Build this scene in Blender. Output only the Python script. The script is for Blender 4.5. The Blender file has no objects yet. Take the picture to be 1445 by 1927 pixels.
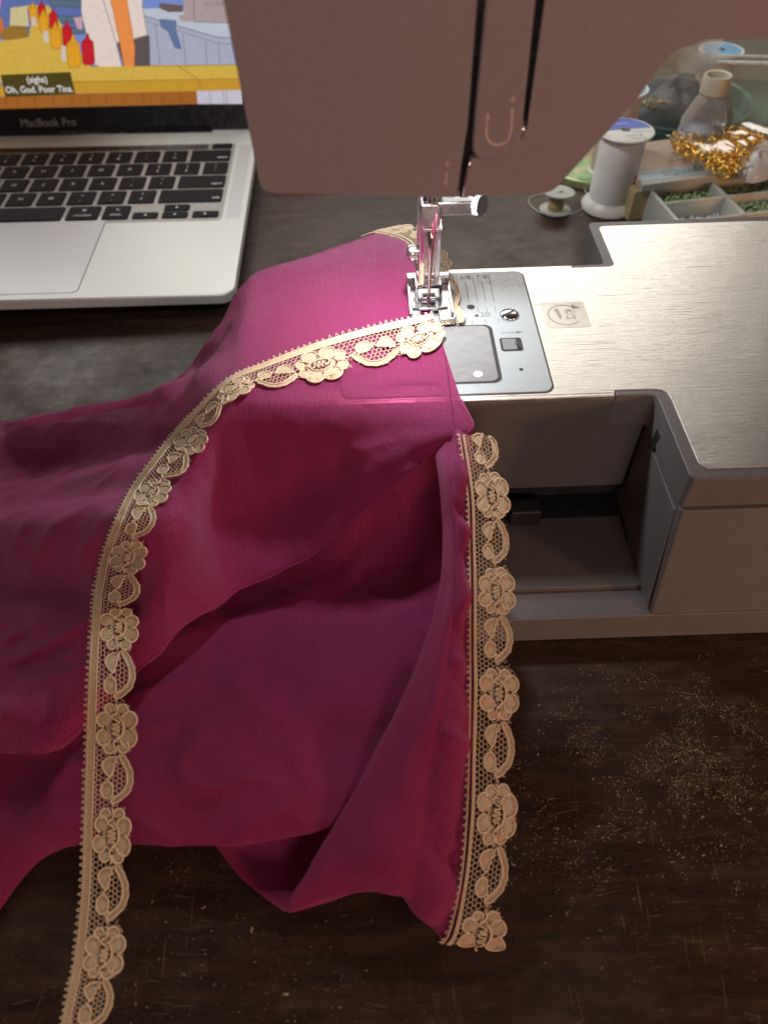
import bpy, bmesh, math, random
import numpy as np
from mathutils import Vector, Matrix
from mathutils.bvhtree import BVHTree
random.seed(7); np.random.seed(7)
sc = bpy.context.scene
COL = sc.collection
S = 0.01                       # all builders below take centimetres
rad = math.radians
# ------------------------------------------------------------------ camera
CX, CY, CZ = -1.941, -21.986, 23.145
YAW, PITCH, ROLL, FPX = -0.003, 0.891, -0.032, 1313.9
PW, PH = 1445.0, 1927.0
def cam_axes():
    cy, sy, cp, sp = math.cos(YAW), math.sin(YAW), math.cos(PITCH), math.sin(PITCH)
    f = np.array([-sy*cp, cy*cp, -sp]); r = np.array([cy, sy, 0.]); u = np.cross(r, f)
    cr, sr = math.cos(ROLL), math.sin(ROLL)
    return cr*r+sr*u, -sr*r+cr*u, f
CR, CU, CF = cam_axes(); CO = np.array([CX, CY, CZ])
cd = bpy.data.cameras.new('camera'); cam = bpy.data.objects.new('camera', cd); COL.objects.link(cam)
cam.matrix_world = Matrix(((CR[0], CU[0], -CF[0], CX*S), (CR[1], CU[1], -CF[1], CY*S), (CR[2], CU[2], -CF[2], CZ*S), (0, 0, 0, 1)))
cd.sensor_fit = 'HORIZONTAL'; cd.sensor_width = 36; cd.lens = FPX/PW*36
cd.clip_start = 0.01; cd.clip_end = 50
cd.dof.use_dof = True; cd.dof.focus_distance = 0.262; cd.dof.aperture_fstop = 15.0
sc.camera = cam
sc.view_settings.view_transform = 'Standard'; sc.view_settings.look = 'None'
sc.view_settings.exposure = 0.0; sc.view_settings.gamma = 1.0
# ------------------------------------------------------------------ light
w = bpy.data.worlds.new('World'); sc.world = w; w.use_nodes = True
bg = w.node_tree.nodes['Background']; bg.inputs[0].default_value = (1.0, 0.74, 0.62, 1); bg.inputs[1].default_value = 0.075
def lamp(name, kind, loc, tgt, power, color, size=None, **k):
    d = bpy.data.lights.new(name, kind); o = bpy.data.objects.new(name, d); COL.objects.link(o)
    o.location = Vector(loc)*S; d.energy = power; d.color = color
    if kind == 'AREA':
        d.shape = 'RECTANGLE' if isinstance(size, tuple) else 'DISK'
        d.size = (size[0] if isinstance(size, tuple) else size)*S
        if isinstance(size, tuple): d.size_y = size[1]*S
    else: d.shadow_soft_size = size*S
    for a, b in k.items(): setattr(d, a, b)
    o.rotation_euler = (Vector(tgt)-Vector(loc)).to_track_quat('-Z', 'Y').to_euler()
    return o
lamp('machine_led', 'AREA', (-0.7, -0.9, 13.75), (-0.9, -0.9, 0), 0.112, (0.97, 0.98, 1.0), (1.0, 0.5))
lamp('rear_soft_light', 'AREA', (-8, 66, 46), (0, 12, 0), 3.6, (1.0, 0.95, 0.86), (112, 24))  # broad unseen light behind the arm, put in for the steel's bright reflection
lamp('room_lamp', 'AREA', (10, -95, 34), (0, 0, 8), 2.0, (1.0, 0.71, 0.62), 26)
lamp('warm_bulb', 'AREA', (48, -42, 16), (2, -14, 0), 1.1, (1.0, 0.45, 0.18), 8)
lamp('rear_fill_spot', 'SPOT', (-28, 2, 52), (6, 32, 0), 5.4, (1.0, 1.0, 0.95), 3, spot_size=rad(50), spot_blend=0.5)  # unseen spot added to brighten the laptop and the objects behind
# ------------------------------------------------------------------ helpers
def ray(px, py):
    return CO, CF + (px-PW/2)/FPX*CR - (py-PH/2)/FPX*CU
def at(px, py, **k):
    (a, v), = k.items(); i = 'xyz'.index(a); o, d = ray(px, py)
    return o + (v-o[i])/d[i]*d
def onplane(px, py, org, nrm):
    o, d = ray(px, py); org = np.array(org); nrm = np.array(nrm)
    return o + ((org-o)@nrm)/(d@nrm)*d
def height_over(P, py):         # height above P whose picture row is py
    lo, hi = 0., 40.
    for _ in range(40):
        m = (lo+hi)/2; d = np.array([P[0], P[1], P[2]+m])-CO
        y = PH/2-FPX*(d@CU)/(d@CF)
        if y > py: lo = m
        else: hi = m
    return lo
def srgb(r, g, b):
    f = lambda c: ((c/255+.055)/1.055)**2.4 if c > 10 else c/255/12.92
    return (f(r), f(g), f(b), 1)
ORG = {}
def tag(o, label=None, cat=None, group=None, kind=None):
    if label: o['label'] = label
    if cat: o['category'] = cat
    if group: o['group'] = group
    if kind: o['kind'] = kind
    return o
def thing(name, label, cat, loc=(0, 0, 0), group=None, mat=None):
    o = bpy.data.objects.new(name, None); COL.objects.link(o)
    if mat is not None:
        o.matrix_world = mat; ORG[o.name] = None
    else:
        o.location = Vector([float(c) for c in loc])*S; ORG[o.name] = np.array(loc, float)
    o.empty_display_size = 0.01
    return tag(o, label, cat, group)
def link(name, me, parent=None, local=False, org=None):
    o = bpy.data.objects.new(name, me); COL.objects.link(o)
    if parent is not None: o.parent = parent
    return o
class MB:
    def __init__(s): s.v = []; s.f = []; s.m = []; s.uv = None; s.cm = 0
    def add(s, vs, fs):
        n = len(s.v); s.v += [tuple(map(float, p)) for p in vs]; s.f += [tuple(i+n for i in f) for f in fs]; s.m += [s.cm]*len(fs); return s
    def box(s, x0, x1, y0, y1, z0, z1):
        return s.add([(x0,y0,z0),(x1,y0,z0),(x1,y1,z0),(x0,y1,z0),(x0,y0,z1),(x1,y0,z1),(x1,y1,z1),(x0,y1,z1)],
                     [(3,2,1,0),(4,5,6,7),(0,1,5,4),(1,2,6,5),(2,3,7,6),(3,0,4,7)])
    def prism(s, lo, hi):       # two matching rings of 3-D points
        n = len(lo)
        return s.add(list(lo)+list(hi), [tuple(range(n))[::-1], tuple(range(n, 2*n))]+[(i, (i+1) % n, n+(i+1) % n, n+i) for i in range(n)])
    def prismz(s, poly, z0, z1): return s.prism([(x, y, z0) for x, y in poly], [(x, y, z1) for x, y in poly])
    def prismy(s, poly, y0, y1): return s.prism([(x, y0, z) for x, z in poly][::-1], [(x, y1, z) for x, z in poly][::-1])
    def poly(s, pts): return s.add(pts, [tuple(range(len(pts)))])
    def tube(s, pts, r, n=6, closed=False, cap=True, flat=1.0, up=None):
        P = np.array(pts, float); m = len(P)
        if m < 2: return s
        T = np.roll(P, -1, 0)-np.roll(P, 1, 0) if closed else np.gradient(P, axis=0)
        T /= np.linalg.norm(T, axis=1)[:, None]+1e-12
        U = np.array(up if up is not None else (0, 0, 1.)); R = r if hasattr(r, '__len__') else [r]*m
        vs = []
        N = np.cross(T[0], U)
        if np.linalg.norm(N) < .1: N = np.cross(T[0], (1., 0, 0))
        for i in range(m):
            N = N-(N@T[i])*T[i]; N /= np.linalg.norm(N)+1e-12; B = np.cross(T[i], N)
            for k in range(n):
                a = 2*math.pi*k/n; vs.append(P[i]+R[i]*(math.cos(a)*N+math.sin(a)*flat*B))
        fs = []
        for i in range(m if closed else m-1):
            j = (i+1) % m
            for k in range(n): l = (k+1) % n; fs.append((i*n+k, i*n+l, j*n+l, j*n+k))
        if cap and not closed: fs += [tuple(range(n))[::-1], tuple(range((m-1)*n, m*n))]
        return s.add(vs, fs)
    def lathe(s, prof, c=(0, 0, 0), n=32, ax=None):
        c = np.array(c, float); A = np.array(ax if ax is not None else (0, 0, 1.), float); A /= np.linalg.norm(A)
        X = np.cross(A, (0, 1., 0)); 
        if np.linalg.norm(X) < .1: X = np.cross(A, (1., 0, 0))
        X /= np.linalg.norm(X); Y = np.cross(A, X)
        vs = [c+A*h+r*(math.cos(2*math.pi*k/n)*X+math.sin(2*math.pi*k/n)*Y) for r, h in prof for k in range(n)]
        fs = [(i*n+k, i*n+(k+1) % n, (i+1)*n+(k+1) % n, (i+1)*n+k) for i in range(len(prof)-1) for k in range(n)]
        if prof[0][0] > 1e-6: fs.append(tuple(range(n))[::-1])
        if prof[-1][0] > 1e-6: fs.append(tuple(range((len(prof)-1)*n, len(prof)*n)))
        return s.add(vs, fs)
    def grid(s, G):             # G: (a,b,3) array
        a, b = G.shape[:2]
        return s.add(G.reshape(-1, 3), [(i*b+j, i*b+j+1, (i+1)*b+j+1, (i+1)*b+j) for i in range(a-1) for j in range(b-1)])
    def mesh(s, name, mat, org=(0, 0, 0), smooth=False):
        me = bpy.data.meshes.new(name)
        V = (np.array(s.v).reshape(-1, 3)-np.array(org))*S
        me.from_pydata(V.tolist(), [], s.f)
        for m in (mat if isinstance(mat, (list, tuple)) else [mat]): me.materials.append(m)
        if any(s.m): me.polygons.foreach_set('material_index', s.m)
        if smooth: me.polygons.foreach_set('use_smooth', [True]*len(me.polygons))
        me.update(); return me
    def build(s, name, mat, parent=None, bevel=0, smooth=False, local=False, recalc=False, seg=2, loc=None, auto=None):
        """vertices are world centimetres (or parent-local with local=True)"""
        org = np.zeros(3)
        if loc is not None: org = np.array(loc, float)
        base = np.zeros(3)
        if parent is not None and not local: base = ORG[parent.name]
        me = s.mesh(name, mat, org if parent is None or loc is not None else base, smooth or bevel > 0)
        if recalc:
            b = bmesh.new(); b.from_mesh(me); bmesh.ops.recalc_face_normals(b, faces=b.faces); b.to_mesh(me); b.free()
        o = link(name, me, parent)
        if loc is not None: o.location = Vector(((org-base)*S).tolist())
        ORG[o.name] = org if loc is not None else (base if parent is not None and not local else np.zeros(3))
        if bevel:
            md = o.modifiers.new('bevel', 'BEVEL'); md.width = bevel*S; md.segments = seg; md.limit_method = 'ANGLE'; md.angle_limit = rad(32); md.harden_normals = True
        if auto:
            try: me.set_sharp_from_angle(angle=rad(auto))
            except Exception: pass
        return o
def rpoly(x0, x1, y0, y1, r, n=5):
    out = []
    for cx, cy, a in ((x1-r, y1-r, 0), (x0+r, y1-r, 90), (x0+r, y0+r, 180), (x1-r, y0+r, 270)):
        for k in range(n+1):
            t = rad(a+90*k/n); out.append((cx+r*math.cos(t), cy+r*math.sin(t)))
    return out
def roundcorners(pts, rs, n=5):
    out = []; m = len(pts); P = [np.array(p, float) for p in pts]
    if not hasattr(rs, '__len__'): rs = [rs]*m
    for i in range(m):
        a, b, c = P[i-1], P[i], P[(i+1) % m]; r = rs[i]
        if r <= 0: out.append(tuple(b)); continue
        u = (a-b)/np.linalg.norm(a-b); v = (c-b)/np.linalg.norm(c-b)
        ang = math.acos(max(-1, min(1, u@v))); d = r/math.tan(ang/2)
        p, q = b+u*d, b+v*d
        for k in range(n+1):
            t = k/n; out.append(tuple((1-t)**2*p+2*t*(1-t)*b+t*t*q))
    return out
def catmull(P, t, lin=0.):
    """P: (n,...) control values; t array in [0,n-1]"""
    P = np.array(P, float); n = len(P); E = np.concatenate([[2*P[0]-P[1]], P, [2*P[-1]-P[-2]]]); t = np.clip(np.asarray(t, float), 0, n-1-1e-9)
    i = t.astype(int); f = (t-i).reshape((-1,)+(1,)*(P.ndim-1))
    a, b, c, d = E[i], E[i+1], E[i+2], E[i+3]
    q = .5*((2*b)+(c-a)*f+(2*a-5*b+4*c-d)*f*f+(3*b-a-3*c+d)*f**3)
    return q if not lin else q*(1-lin)+lin*(b+(c-b)*f)
def text(txt, size, name, mat, parent, M, bold=0, depth=0.0, align='CENTER'):
    cu = bpy.data.curves.new(name, 'FONT'); cu.body = txt; cu.size = size*S; cu.align_x = align; cu.align_y = 'CENTER'
    cu.offset = bold*S; cu.extrude = depth*S; cu.resolution_u = 3
    t = bpy.data.objects.new('tmp', cu); COL.objects.link(t)
    bpy.context.view_layer.update()
    me = bpy.data.meshes.new_from_object(t.evaluated_get(bpy.context.evaluated_depsgraph_get()))
    bpy.data.objects.remove(t); me.name = name
    me.transform(M); me.materials.clear(); me.materials.append(mat)
    return link(name, me, parent)
def frameM(org, xd, yd, base=(0, 0, 0)):
    x = Vector([float(c) for c in xd]).normalized(); y = Vector([float(c) for c in yd]); y = (y-y.dot(x)*x).normalized(); z = x.cross(y)
    o = (np.array(org, float)-np.array(base, float))*S
    return Matrix(((x[0], y[0], z[0], o[0]), (x[1], y[1], z[1], o[1]), (x[2], y[2], z[2], o[2]), (0, 0, 0, 1)))
# ------------------------------------------------------------------ materials
def mat(name, col=(.5, .5, .5, 1), rough=.5, metal=0., **k):
    m = bpy.data.materials.new(name); m.use_nodes = True; nt = m.node_tree; b = nt.nodes['Principled BSDF']
    if len(col) == 3: col = (*col, 1)
    b.inputs['Base Color'].default_value = col; b.inputs['Roughness'].default_value = rough; b.inputs['Metallic'].default_value = metal
    for a, v in k.items():
        b.inputs[a.replace('_', ' ')].default_value = v
    return m, nt, b
def nd(nt, typ, **k):
    n = nt.nodes.new(typ)
    for a, v in k.items():
        if a.startswith('i_'): n.inputs[a[2:].replace('_', ' ')].default_value = v
        else: setattr(n, a, v)
    return n
def coords(nt, scale=(1, 1, 1), kind='Object', rot=(0, 0, 0)):
    tc = nd(nt, 'ShaderNodeTexCoord'); mp = nd(nt, 'ShaderNodeMapping'); mp.inputs['Scale'].default_value = scale; mp.inputs['Rotation'].default_value = rot
    nt.links.new(tc.outputs[kind], mp.inputs[0]); return mp.outputs[0]
def noise(nt, vec, scale, detail=3, rough=.55):
    n = nd(nt, 'ShaderNodeTexNoise'); n.inputs['Scale'].default_value = scale; n.inputs['Detail'].default_value = detail; n.inputs['Roughness'].default_value = rough
    nt.links.new(vec, n.inputs['Vector']); return n.outputs['Fac']
def ramp(nt, fac, stops):
    r = nd(nt, 'ShaderNodeValToRGB'); e = r.color_ramp.elements
    while len(e) < len(stops): e.new(.5)
    for el, (p, c) in zip(e, stops):
        el.position = p; el.color = c if len(c) == 4 else (*c, 1)
    nt.links.new(fac, r.inputs[0]); return r.outputs[0]
def g(v): return (v, v, v, 1)
def bump(nt, b, h, strength, dist, prev=None):
    n = nd(nt, 'ShaderNodeBump'); n.inputs['Strength'].default_value = strength; n.inputs['Distance'].default_value = dist
    nt.links.new(h, n.inputs['Height'])
    if prev: nt.links.new(prev, n.inputs['Normal'])
    if b is not None: nt.links.new(n.outputs[0], b.inputs['Normal'])
    return n.outputs[0]
def mix(nt, f, a, c, mode='MIX'):
    n = nd(nt, 'ShaderNodeMix', data_type='RGBA', blend_type=mode)
    for i, v in ((0, f), (6, a), (7, c)):
        if hasattr(v, 'links') or hasattr(v, 'is_linked'): nt.links.new(v, n.inputs[i])
        else: n.inputs[i].default_value = v
    return n.outputs[2]
def simple(name, col, rough=.5, metal=0., nscale=0, amt=.15, bmp=0, **k):
    """plain material with fine mottling"""
    m, nt, b = mat(name, col, rough, metal, **k)
    if nscale:
        v = coords(nt); f = noise(nt, v, nscale, 4)
        c = ramp(nt, f, [(.3, tuple(x*(1-amt) for x in col[:3])), (.7, tuple(min(1, x*(1+amt)) for x in col[:3]))])
        nt.links.new(c, b.inputs['Base Color'])
        r = ramp(nt, f, [(.3, g(max(0, rough-.06))), (.7, g(min(1, rough+.08)))]); nt.links.new(r, b.inputs['Roughness'])
        if bmp: bump(nt, b, noise(nt, v, nscale*6, 2), .3, bmp*S)
    return m
M_shell = simple('machine_grey_plastic', (.155, .142, .143), .42, nscale=900, amt=.06, bmp=.003)
M_shell2 = simple('machine_inner_plastic', (.13, .12, .116), .45, nscale=900, amt=.06, bmp=.003)
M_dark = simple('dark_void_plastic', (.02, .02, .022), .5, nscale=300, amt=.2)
M_black = simple('black_gloss', (.008, .008, .012), .25, nscale=200, amt=.1)
M_print = simple('grey_print', (.58, .47, .44), .5, nscale=500)
M_rim = simple('rim_plastic', (.18, .178, .18), .38, nscale=1500, amt=.12, bmp=.006)
# face plate: satin plastic
M_face = simple('head_front_plastic', (.29, .25, .275), .24, nscale=700, amt=.015, bmp=.002)
def chrome_mat(name, col, rough, amt=.05):
    m, nt, b = mat(name, col, rough, 1.0)
    v = coords(nt); f = noise(nt, v, 400, 4)
    nt.links.new(ramp(nt, f, [(.35, g(rough)), (.75, g(rough+amt+.12))]), b.inputs['Roughness'])
    bump(nt, b, noise(nt, v, 250, 3), .25, .0002)
    return m
M_chrome = chrome_mat('chrome', (.66, .66, .68, 1), .07)
M_castchrome = chrome_mat('cast_chrome', (.50, .50, .52, 1), .22)
M_gold = chrome_mat('gold_metal', (.95, .60, .14, 1), .15)
# brushed steel bed plate
def brushed():
    m, nt, b = mat('brushed_steel', (.72, .69, .65, 1), .3, 1.0)
    v = coords(nt, (14, 420, 30)); v2 = coords(nt, (60, 1400, 30)); v3 = coords(nt)
    f = noise(nt, v, 4, 5, .65); f2 = noise(nt, v2, 3, 3, .6)
    c = mix(nt, f, (.66, .62, .57, 1), (.98, .95, .90, 1)); nt.links.new(c, b.inputs['Base Color'])
    mm = nd(nt, 'ShaderNodeMath', operation='ADD'); nt.links.new(f, mm.inputs[0]); nt.links.new(f2, mm.inputs[1])
    r = nd(nt, 'ShaderNodeMapRange'); r.inputs[1].default_value = .6; r.inputs[2].default_value = 1.4; r.inputs[3].default_value = .29; r.inputs[4].default_value = .44
    nt.links.new(mm.outputs[0], r.inputs[0]); nt.links.new(r.outputs[0], b.inputs['Roughness'])
    sc_ = None
    for rz, sd in ((.5, 0), (1.3, 3), (-.7, 7), (2.1, 11)):
        q = nd(nt, 'ShaderNodeTexCoord'); mp = nd(nt, 'ShaderNodeMapping'); mp.inputs['Scale'].default_value = (30, 1500, 30); mp.inputs['Rotation'].default_value = (0, 0, rz); mp.inputs['Location'].default_value = (sd, sd, 0); nt.links.new(q.outputs['Object'], mp.inputs[0])
        f_ = ramp(nt, noise(nt, mp.outputs[0], 1., 1), [(.745, g(0)), (.78, g(.8))])
        if sc_ is None: sc_ = f_
        else:
            m_ = nd(nt, 'ShaderNodeMath', operation='MAXIMUM'); nt.links.new(sc_, m_.inputs[0]); nt.links.new(f_, m_.inputs[1]); sc_ = m_.outputs[0]
    c2 = mix(nt, sc_, c, (1, .98, .95, 1)); nt.links.new(c2, b.inputs['Base Color'])
    n1 = bump(nt, None, mm.outputs[0], .5, .00012); n1 = bump(nt, None, sc_, .5, .0002, n1)
    bump(nt, b, noise(nt, v3, 40, 2), .15, .001, n1)
    return m
M_steel = brushed()
M_plate = simple('needle_plate_satin', (.40, .43, .45), .38, .25, nscale=500, amt=.05, bmp=.002)
M_engrave = simple('engraved_grey', (.14, .15, .16), .6, nscale=500)
M_smoke = None
def glassy(name, col, rough=.05, alpha=.25, spec=.5):
    m = bpy.data.materials.new(name); m.use_nodes = True; nt = m.node_tree; nt.nodes.clear()
    o = nd(nt, 'ShaderNodeOutputMaterial'); t = nd(nt, 'ShaderNodeBsdfTransparent'); p = nd(nt, 'ShaderNodeBsdfPrincipled')
    t.inputs[0].default_value = (*[min(1, .55+.45*c**.3) for c in col[:3]], 1)
    p.inputs['Base Color'].default_value = (*col[:3], 1); p.inputs['Roughness'].default_value = rough
    if 'film' in name:
        p = nd(nt, 'ShaderNodeBsdfGlossy'); p.inputs['Roughness'].default_value = .08
    fr = nd(nt, 'ShaderNodeFresnel'); fr.inputs[0].default_value = 1.18 if 'film' in name else 1.5
    ad = nd(nt, 'ShaderNodeMath', operation='MULTIPLY_ADD', use_clamp=True); ad.inputs[1].default_value = .22 if 'film' in name else 1.0; ad.inputs[2].default_value = alpha; nt.links.new(fr.outputs[0], ad.inputs[0])
    f = noise(nt, coords(nt), 60, 3); bump(nt, p, f, .4, .002)
    mx = nd(nt, 'ShaderNodeMixShader'); nt.links.new(ad.outputs[0], mx.inputs[0]); nt.links.new(t.outputs[0], mx.inputs[1]); nt.links.new(p.outputs[0], mx.inputs[2]); nt.links.new(mx.outputs[0], o.inputs[0])
    return m
M_clear = glassy('clear_plastic', (.75, .8, .78), .08, .12)
M_frost = glassy('frosted_plastic', (.82, .84, .80), .3, .5)
M_bagfilm = glassy('bag_film', (.8, .85, .88), .05, .0)
M_bobcover = glassy('smoked_bobbin_cover', (.30, .30, .30), .25, .72)
M_greenclear = glassy('green_tint_plastic', (.25, .45, .38), .15, .45)
# lacquered dark wood table
def wood():
    m, nt, b = mat('dark_lacquered_wood', (.02, .012, .009, 1), .35, 0.0)
    b.inputs['IOR'].default_value = 1.42
    v = coords(nt, (6, 90, 20)); vo = coords(nt)
    gr = noise(nt, v, 3.2, 6, .6); big = noise(nt, vo, 9, 3)
    c = ramp(nt, gr, [(.28, (.016, .0075, .0045)), (.5, (.035, .0155, .0088)), (.75, (.055, .026, .015))])
    c = mix(nt, ramp(nt, big, [(.4, g(0)), (.72, g(.55))]), c, (.05, .036, .026, 1))
    # fine dust: small flecks
    vs = coords(nt, (1, 2.6, 1), rot=(0, 0, .15))
    vo1 = nd(nt, 'ShaderNodeTexVoronoi', feature='F1'); vo1.inputs['Scale'].default_value = 420; nt.links.new(vs, vo1.inputs['Vector'])
    fl = ramp(nt, vo1.outputs['Distance'], [(.05, g(1)), (.16, g(0))])
    msk = ramp(nt, noise(nt, vo, 26, 5, .7), [(.48, g(0)), (.66, g(1))])
    fm = nd(nt, 'ShaderNodeMath', operation='MULTIPLY'); nt.links.new(fl, fm.inputs[0]); nt.links.new(msk, fm.inputs[1])
    # scratches: stretched wave-like noise
    wn = nd(nt, 'ShaderNodeTexNoise'); wn.inputs['Scale'].default_value = 12; wn.inputs['Detail'].default_value = 2; nt.links.new(vo, wn.inputs['Vector'])
    wv_ = nd(nt, 'ShaderNodeVectorMath', operation='MULTIPLY_ADD'); wv_.inputs[1].default_value = (.03, .03, 0); nt.links.new(wn.outputs['Color'], wv_.inputs[0]); nt.links.new(vo, wv_.inputs[2])
    sa = None
    for rz, sx, sy, th in ((.5, 60, 1500, .70), (-.35, 1300, 45, .70), (1.15, 70, 1700, .715), (-1.0, 50, 1200, .72), (.05, 90, 1600, .70)):
        mp = nd(nt, 'ShaderNodeMapping'); mp.inputs['Rotation'].default_value = (0, 0, rz); mp.inputs['Scale'].default_value = (sx, sy, 30); mp.inputs['Location'].default_value = (rz*9, sx, 0); nt.links.new(wv_.outputs[0], mp.inputs[0])
        f_ = ramp(nt, noise(nt, mp.outputs[0], 1., 2), [(th-.03, g(0)), (th+.03, g(.75))])
        if sa is None: sa = f_
        else:
            q_ = nd(nt, 'ShaderNodeMath', operation='MAXIMUM'); nt.links.new(sa, q_.inputs[0]); nt.links.new(f_, q_.inputs[1]); sa = q_.outputs[0]
    sm = nd(nt, 'ShaderNodeMath', operation='MULTIPLY'); nt.links.new(sa, sm.inputs[0]); nt.links.new(ramp(nt, noise(nt, vo, 14, 3), [(.40, g(0)), (.65, g(.8))]), sm.inputs[1])
    al = nd(nt, 'ShaderNodeMath', operation='MAXIMUM'); nt.links.new(fm.outputs[0], al.inputs[0]); nt.links.new(sm.outputs[0], al.inputs[1])
    # worn greyish film
    film = ramp(nt, noise(nt, coords(nt, (10, 30, 10)), 5, 6, .7), [(.45, g(0)), (.75, g(.35))])
    c = mix(nt, film, c, (.15, .095, .058, 1))
    c = mix(nt, al.outputs[0], c, (.26, .20, .14, 1)); nt.links.new(c, b.inputs['Base Color'])
    r = ramp(nt, noise(nt, vo, 22, 6, .75), [(.35, g(.30)), (.65, g(.56))]); nt.links.new(r, b.inputs['Roughness'])
    n1 = bump(nt, None, gr, .2, .0004); n2 = bump(nt, None, noise(nt, vo, 160, 4), .25, .0003, n1); bump(nt, b, al.outputs[0], .4, .0004, n2)
    return m
M_wood = wood()
# crepe chiffon
def fabric():
    m = bpy.data.materials.new('magenta_crepe_chiffon'); m.use_nodes = True; nt = m.node_tree; nt.nodes.clear()
    o = nd(nt, 'ShaderNodeOutputMaterial')
    uv = coords(nt, (1, 1, 1), 'UV')
    wa = noise(nt, coords(nt, (1, .22, 1), 'UV', (0, 0, .55)), 46, 1, .5); wb_ = noise(nt, coords(nt, (.22, 1, 1), 'UV', (0, 0, .55)), 42, 1, .5)
    mu = nd(nt, 'ShaderNodeMath', operation='MULTIPLY'); nt.links.new(wa, mu.inputs[0]); nt.links.new(wb_, mu.inputs[1])
    m4 = nd(nt, 'ShaderNodeMath', operation='MULTIPLY'); m4.inputs[1].default_value = 2.0; nt.links.new(mu.outputs[0], m4.inputs[0]); mu = m4
    gr = noise(nt, uv, 55, 2, .5)
    ad = nd(nt, 'ShaderNodeMath', operation='ADD'); nt.links.new(mu.outputs[0], ad.inputs[0]); nt.links.new(gr, ad.inputs[1])
    cr = ramp(nt, ad.outputs[0], [(.65, (.285, .017, .108)), (1.05, (.40, .034, .165))])
    p = nd(nt, 'ShaderNodeBsdfPrincipled'); nt.links.new(cr, p.inputs['Base Color']); p.inputs['Roughness'].default_value = .55
    p.inputs['Sheen Weight'].default_value = .5; p.inputs['Sheen Roughness'].default_value = .4; p.inputs['Sheen Tint'].default_value = (1, .55, .8, 1); p.inputs['Specular IOR Level'].default_value = .3
    tw = nd(nt, 'ShaderNodeTexWave', bands_direction='DIAGONAL'); tw.inputs['Scale'].default_value = 2.1; tw.inputs['Distortion'].default_value = 1.2; tw.inputs['Detail'].default_value = 2; tw.inputs['Detail Scale'].default_value = 2.5
    nt.links.new(coords(nt, (1, 1, 1), 'UV', (0, 0, .35)), tw.inputs['Vector'])
    cr2 = mix(nt, ramp(nt, tw.outputs['Fac'], [(.2, g(.09)), (.8, g(0))]), cr, (.15, .008, .055, 1)); nt.links.new(cr2, p.inputs['Base Color'])
    n1 = bump(nt, None, ad.outputs[0], .6, .0005); n1 = bump(nt, None, tw.outputs['Fac'], .2, .00018, n1)
    n2 = bump(nt, p, noise(nt, uv, 1.6, 3), .25, .001, n1)
    tl = nd(nt, 'ShaderNodeBsdfTranslucent'); tl.inputs[0].default_value = (.50, .025, .14, 1)
    tr = nd(nt, 'ShaderNodeBsdfTransparent'); tr.inputs[0].default_value = (.92, .42, .60, 1)
    m1 = nd(nt, 'ShaderNodeMixShader'); m1.inputs[0].default_value = .20; nt.links.new(p.outputs[0], m1.inputs[1]); nt.links.new(tl.outputs[0], m1.inputs[2])
    m2 = nd(nt, 'ShaderNodeMixShader'); nt.links.new(m1.outputs[0], m2.inputs[1]); nt.links.new(tr.outputs[0], m2.inputs[2])
    tf = nd(nt, 'ShaderNodeMapRange'); tf.inputs[1].default_value = .7; tf.inputs[2].default_value = 1.25; tf.inputs[3].default_value = .20; tf.inputs[4].default_value = .07
    nt.links.new(ad.outputs[0], tf.inputs[0])
    la = nd(nt, 'ShaderNodeAttribute', attribute_name='layers'); lm = nd(nt, 'ShaderNodeMapRange'); lm.inputs[3].default_value = .40; lm.inputs[4].default_value = 0.0; nt.links.new(la.outputs['Fac'], lm.inputs[0])
    la2 = nd(nt, 'ShaderNodeMath', operation='ADD', use_clamp=True); nt.links.new(tf.outputs[0], la2.inputs[0]); nt.links.new(lm.outputs[0], la2.inputs[1]); nt.links.new(la2.outputs[0], m2.inputs[0])
    nt.links.new(m2.outputs[0], o.inputs[0]); return m
M_fabric = fabric()
def lace_mat(name, c1, c2, rough, wave):
    m, nt, b = mat(name, c1, rough, 0); b.inputs['Sheen Weight'].default_value = .3
    uv = coords(nt, (1, 1, 1), 'UV')
    if wave:
        wv = nd(nt, 'ShaderNodeTexWave', bands_direction='X'); wv.inputs['Scale'].default_value = wave; wv.inputs['Distortion'].default_value = 2.0; wv.inputs['Detail'].default_value = 2
        nt.links.new(uv, wv.inputs['Vector']); h = wv.outputs['Fac']
    else: h = noise(nt, coords(nt), 900, 3)
    nt.links.new(mix(nt, h, (*c1[:3], 1), (*c2[:3], 1)), b.inputs['Base Color'])
    bump(nt, b, h, .6, .00025)
    return m
M_lfill = lace_mat('lace_satin_fill', (.52, .37, .21), (.80, .60, .39), .42, 9.0)
M_lcord = lace_mat('lace_cord', (.74, .54, .33), (.92, .74, .50), .3, 0)
M_lnet = lace_mat('lace_net', (.62, .45, .28), (.76, .58, .39), .5, 0)
M_alu = simple('laptop_aluminium', (.74, .76, .72), .42, .25, nscale=600, amt=.03, bmp=.001)
M_key = simple('key_black', (.007, .007, .009), .6, nscale=500, amt=.15)
M_key.node_tree.nodes['Principled BSDF'].inputs['Specular IOR Level'].default_value = .2
M_legend = simple('key_legend_white', (.85, .85, .85), .5, nscale=300)
M_white = simple('white_thread', (.93, .91, .90), .6, nscale=300, amt=.05)
M_spoolpl = simple('white_spool_plastic', (.78, .76, .72), .35, nscale=200, amt=.04)
# ================================================================== TABLE
t = MB().box(-75, 75, -36, 75, -2.5, 0).build('table', M_wood, bevel=.3)
tag(t, 'dark brown worn wooden table covered in scratches and dust specks', 'table')
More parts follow.
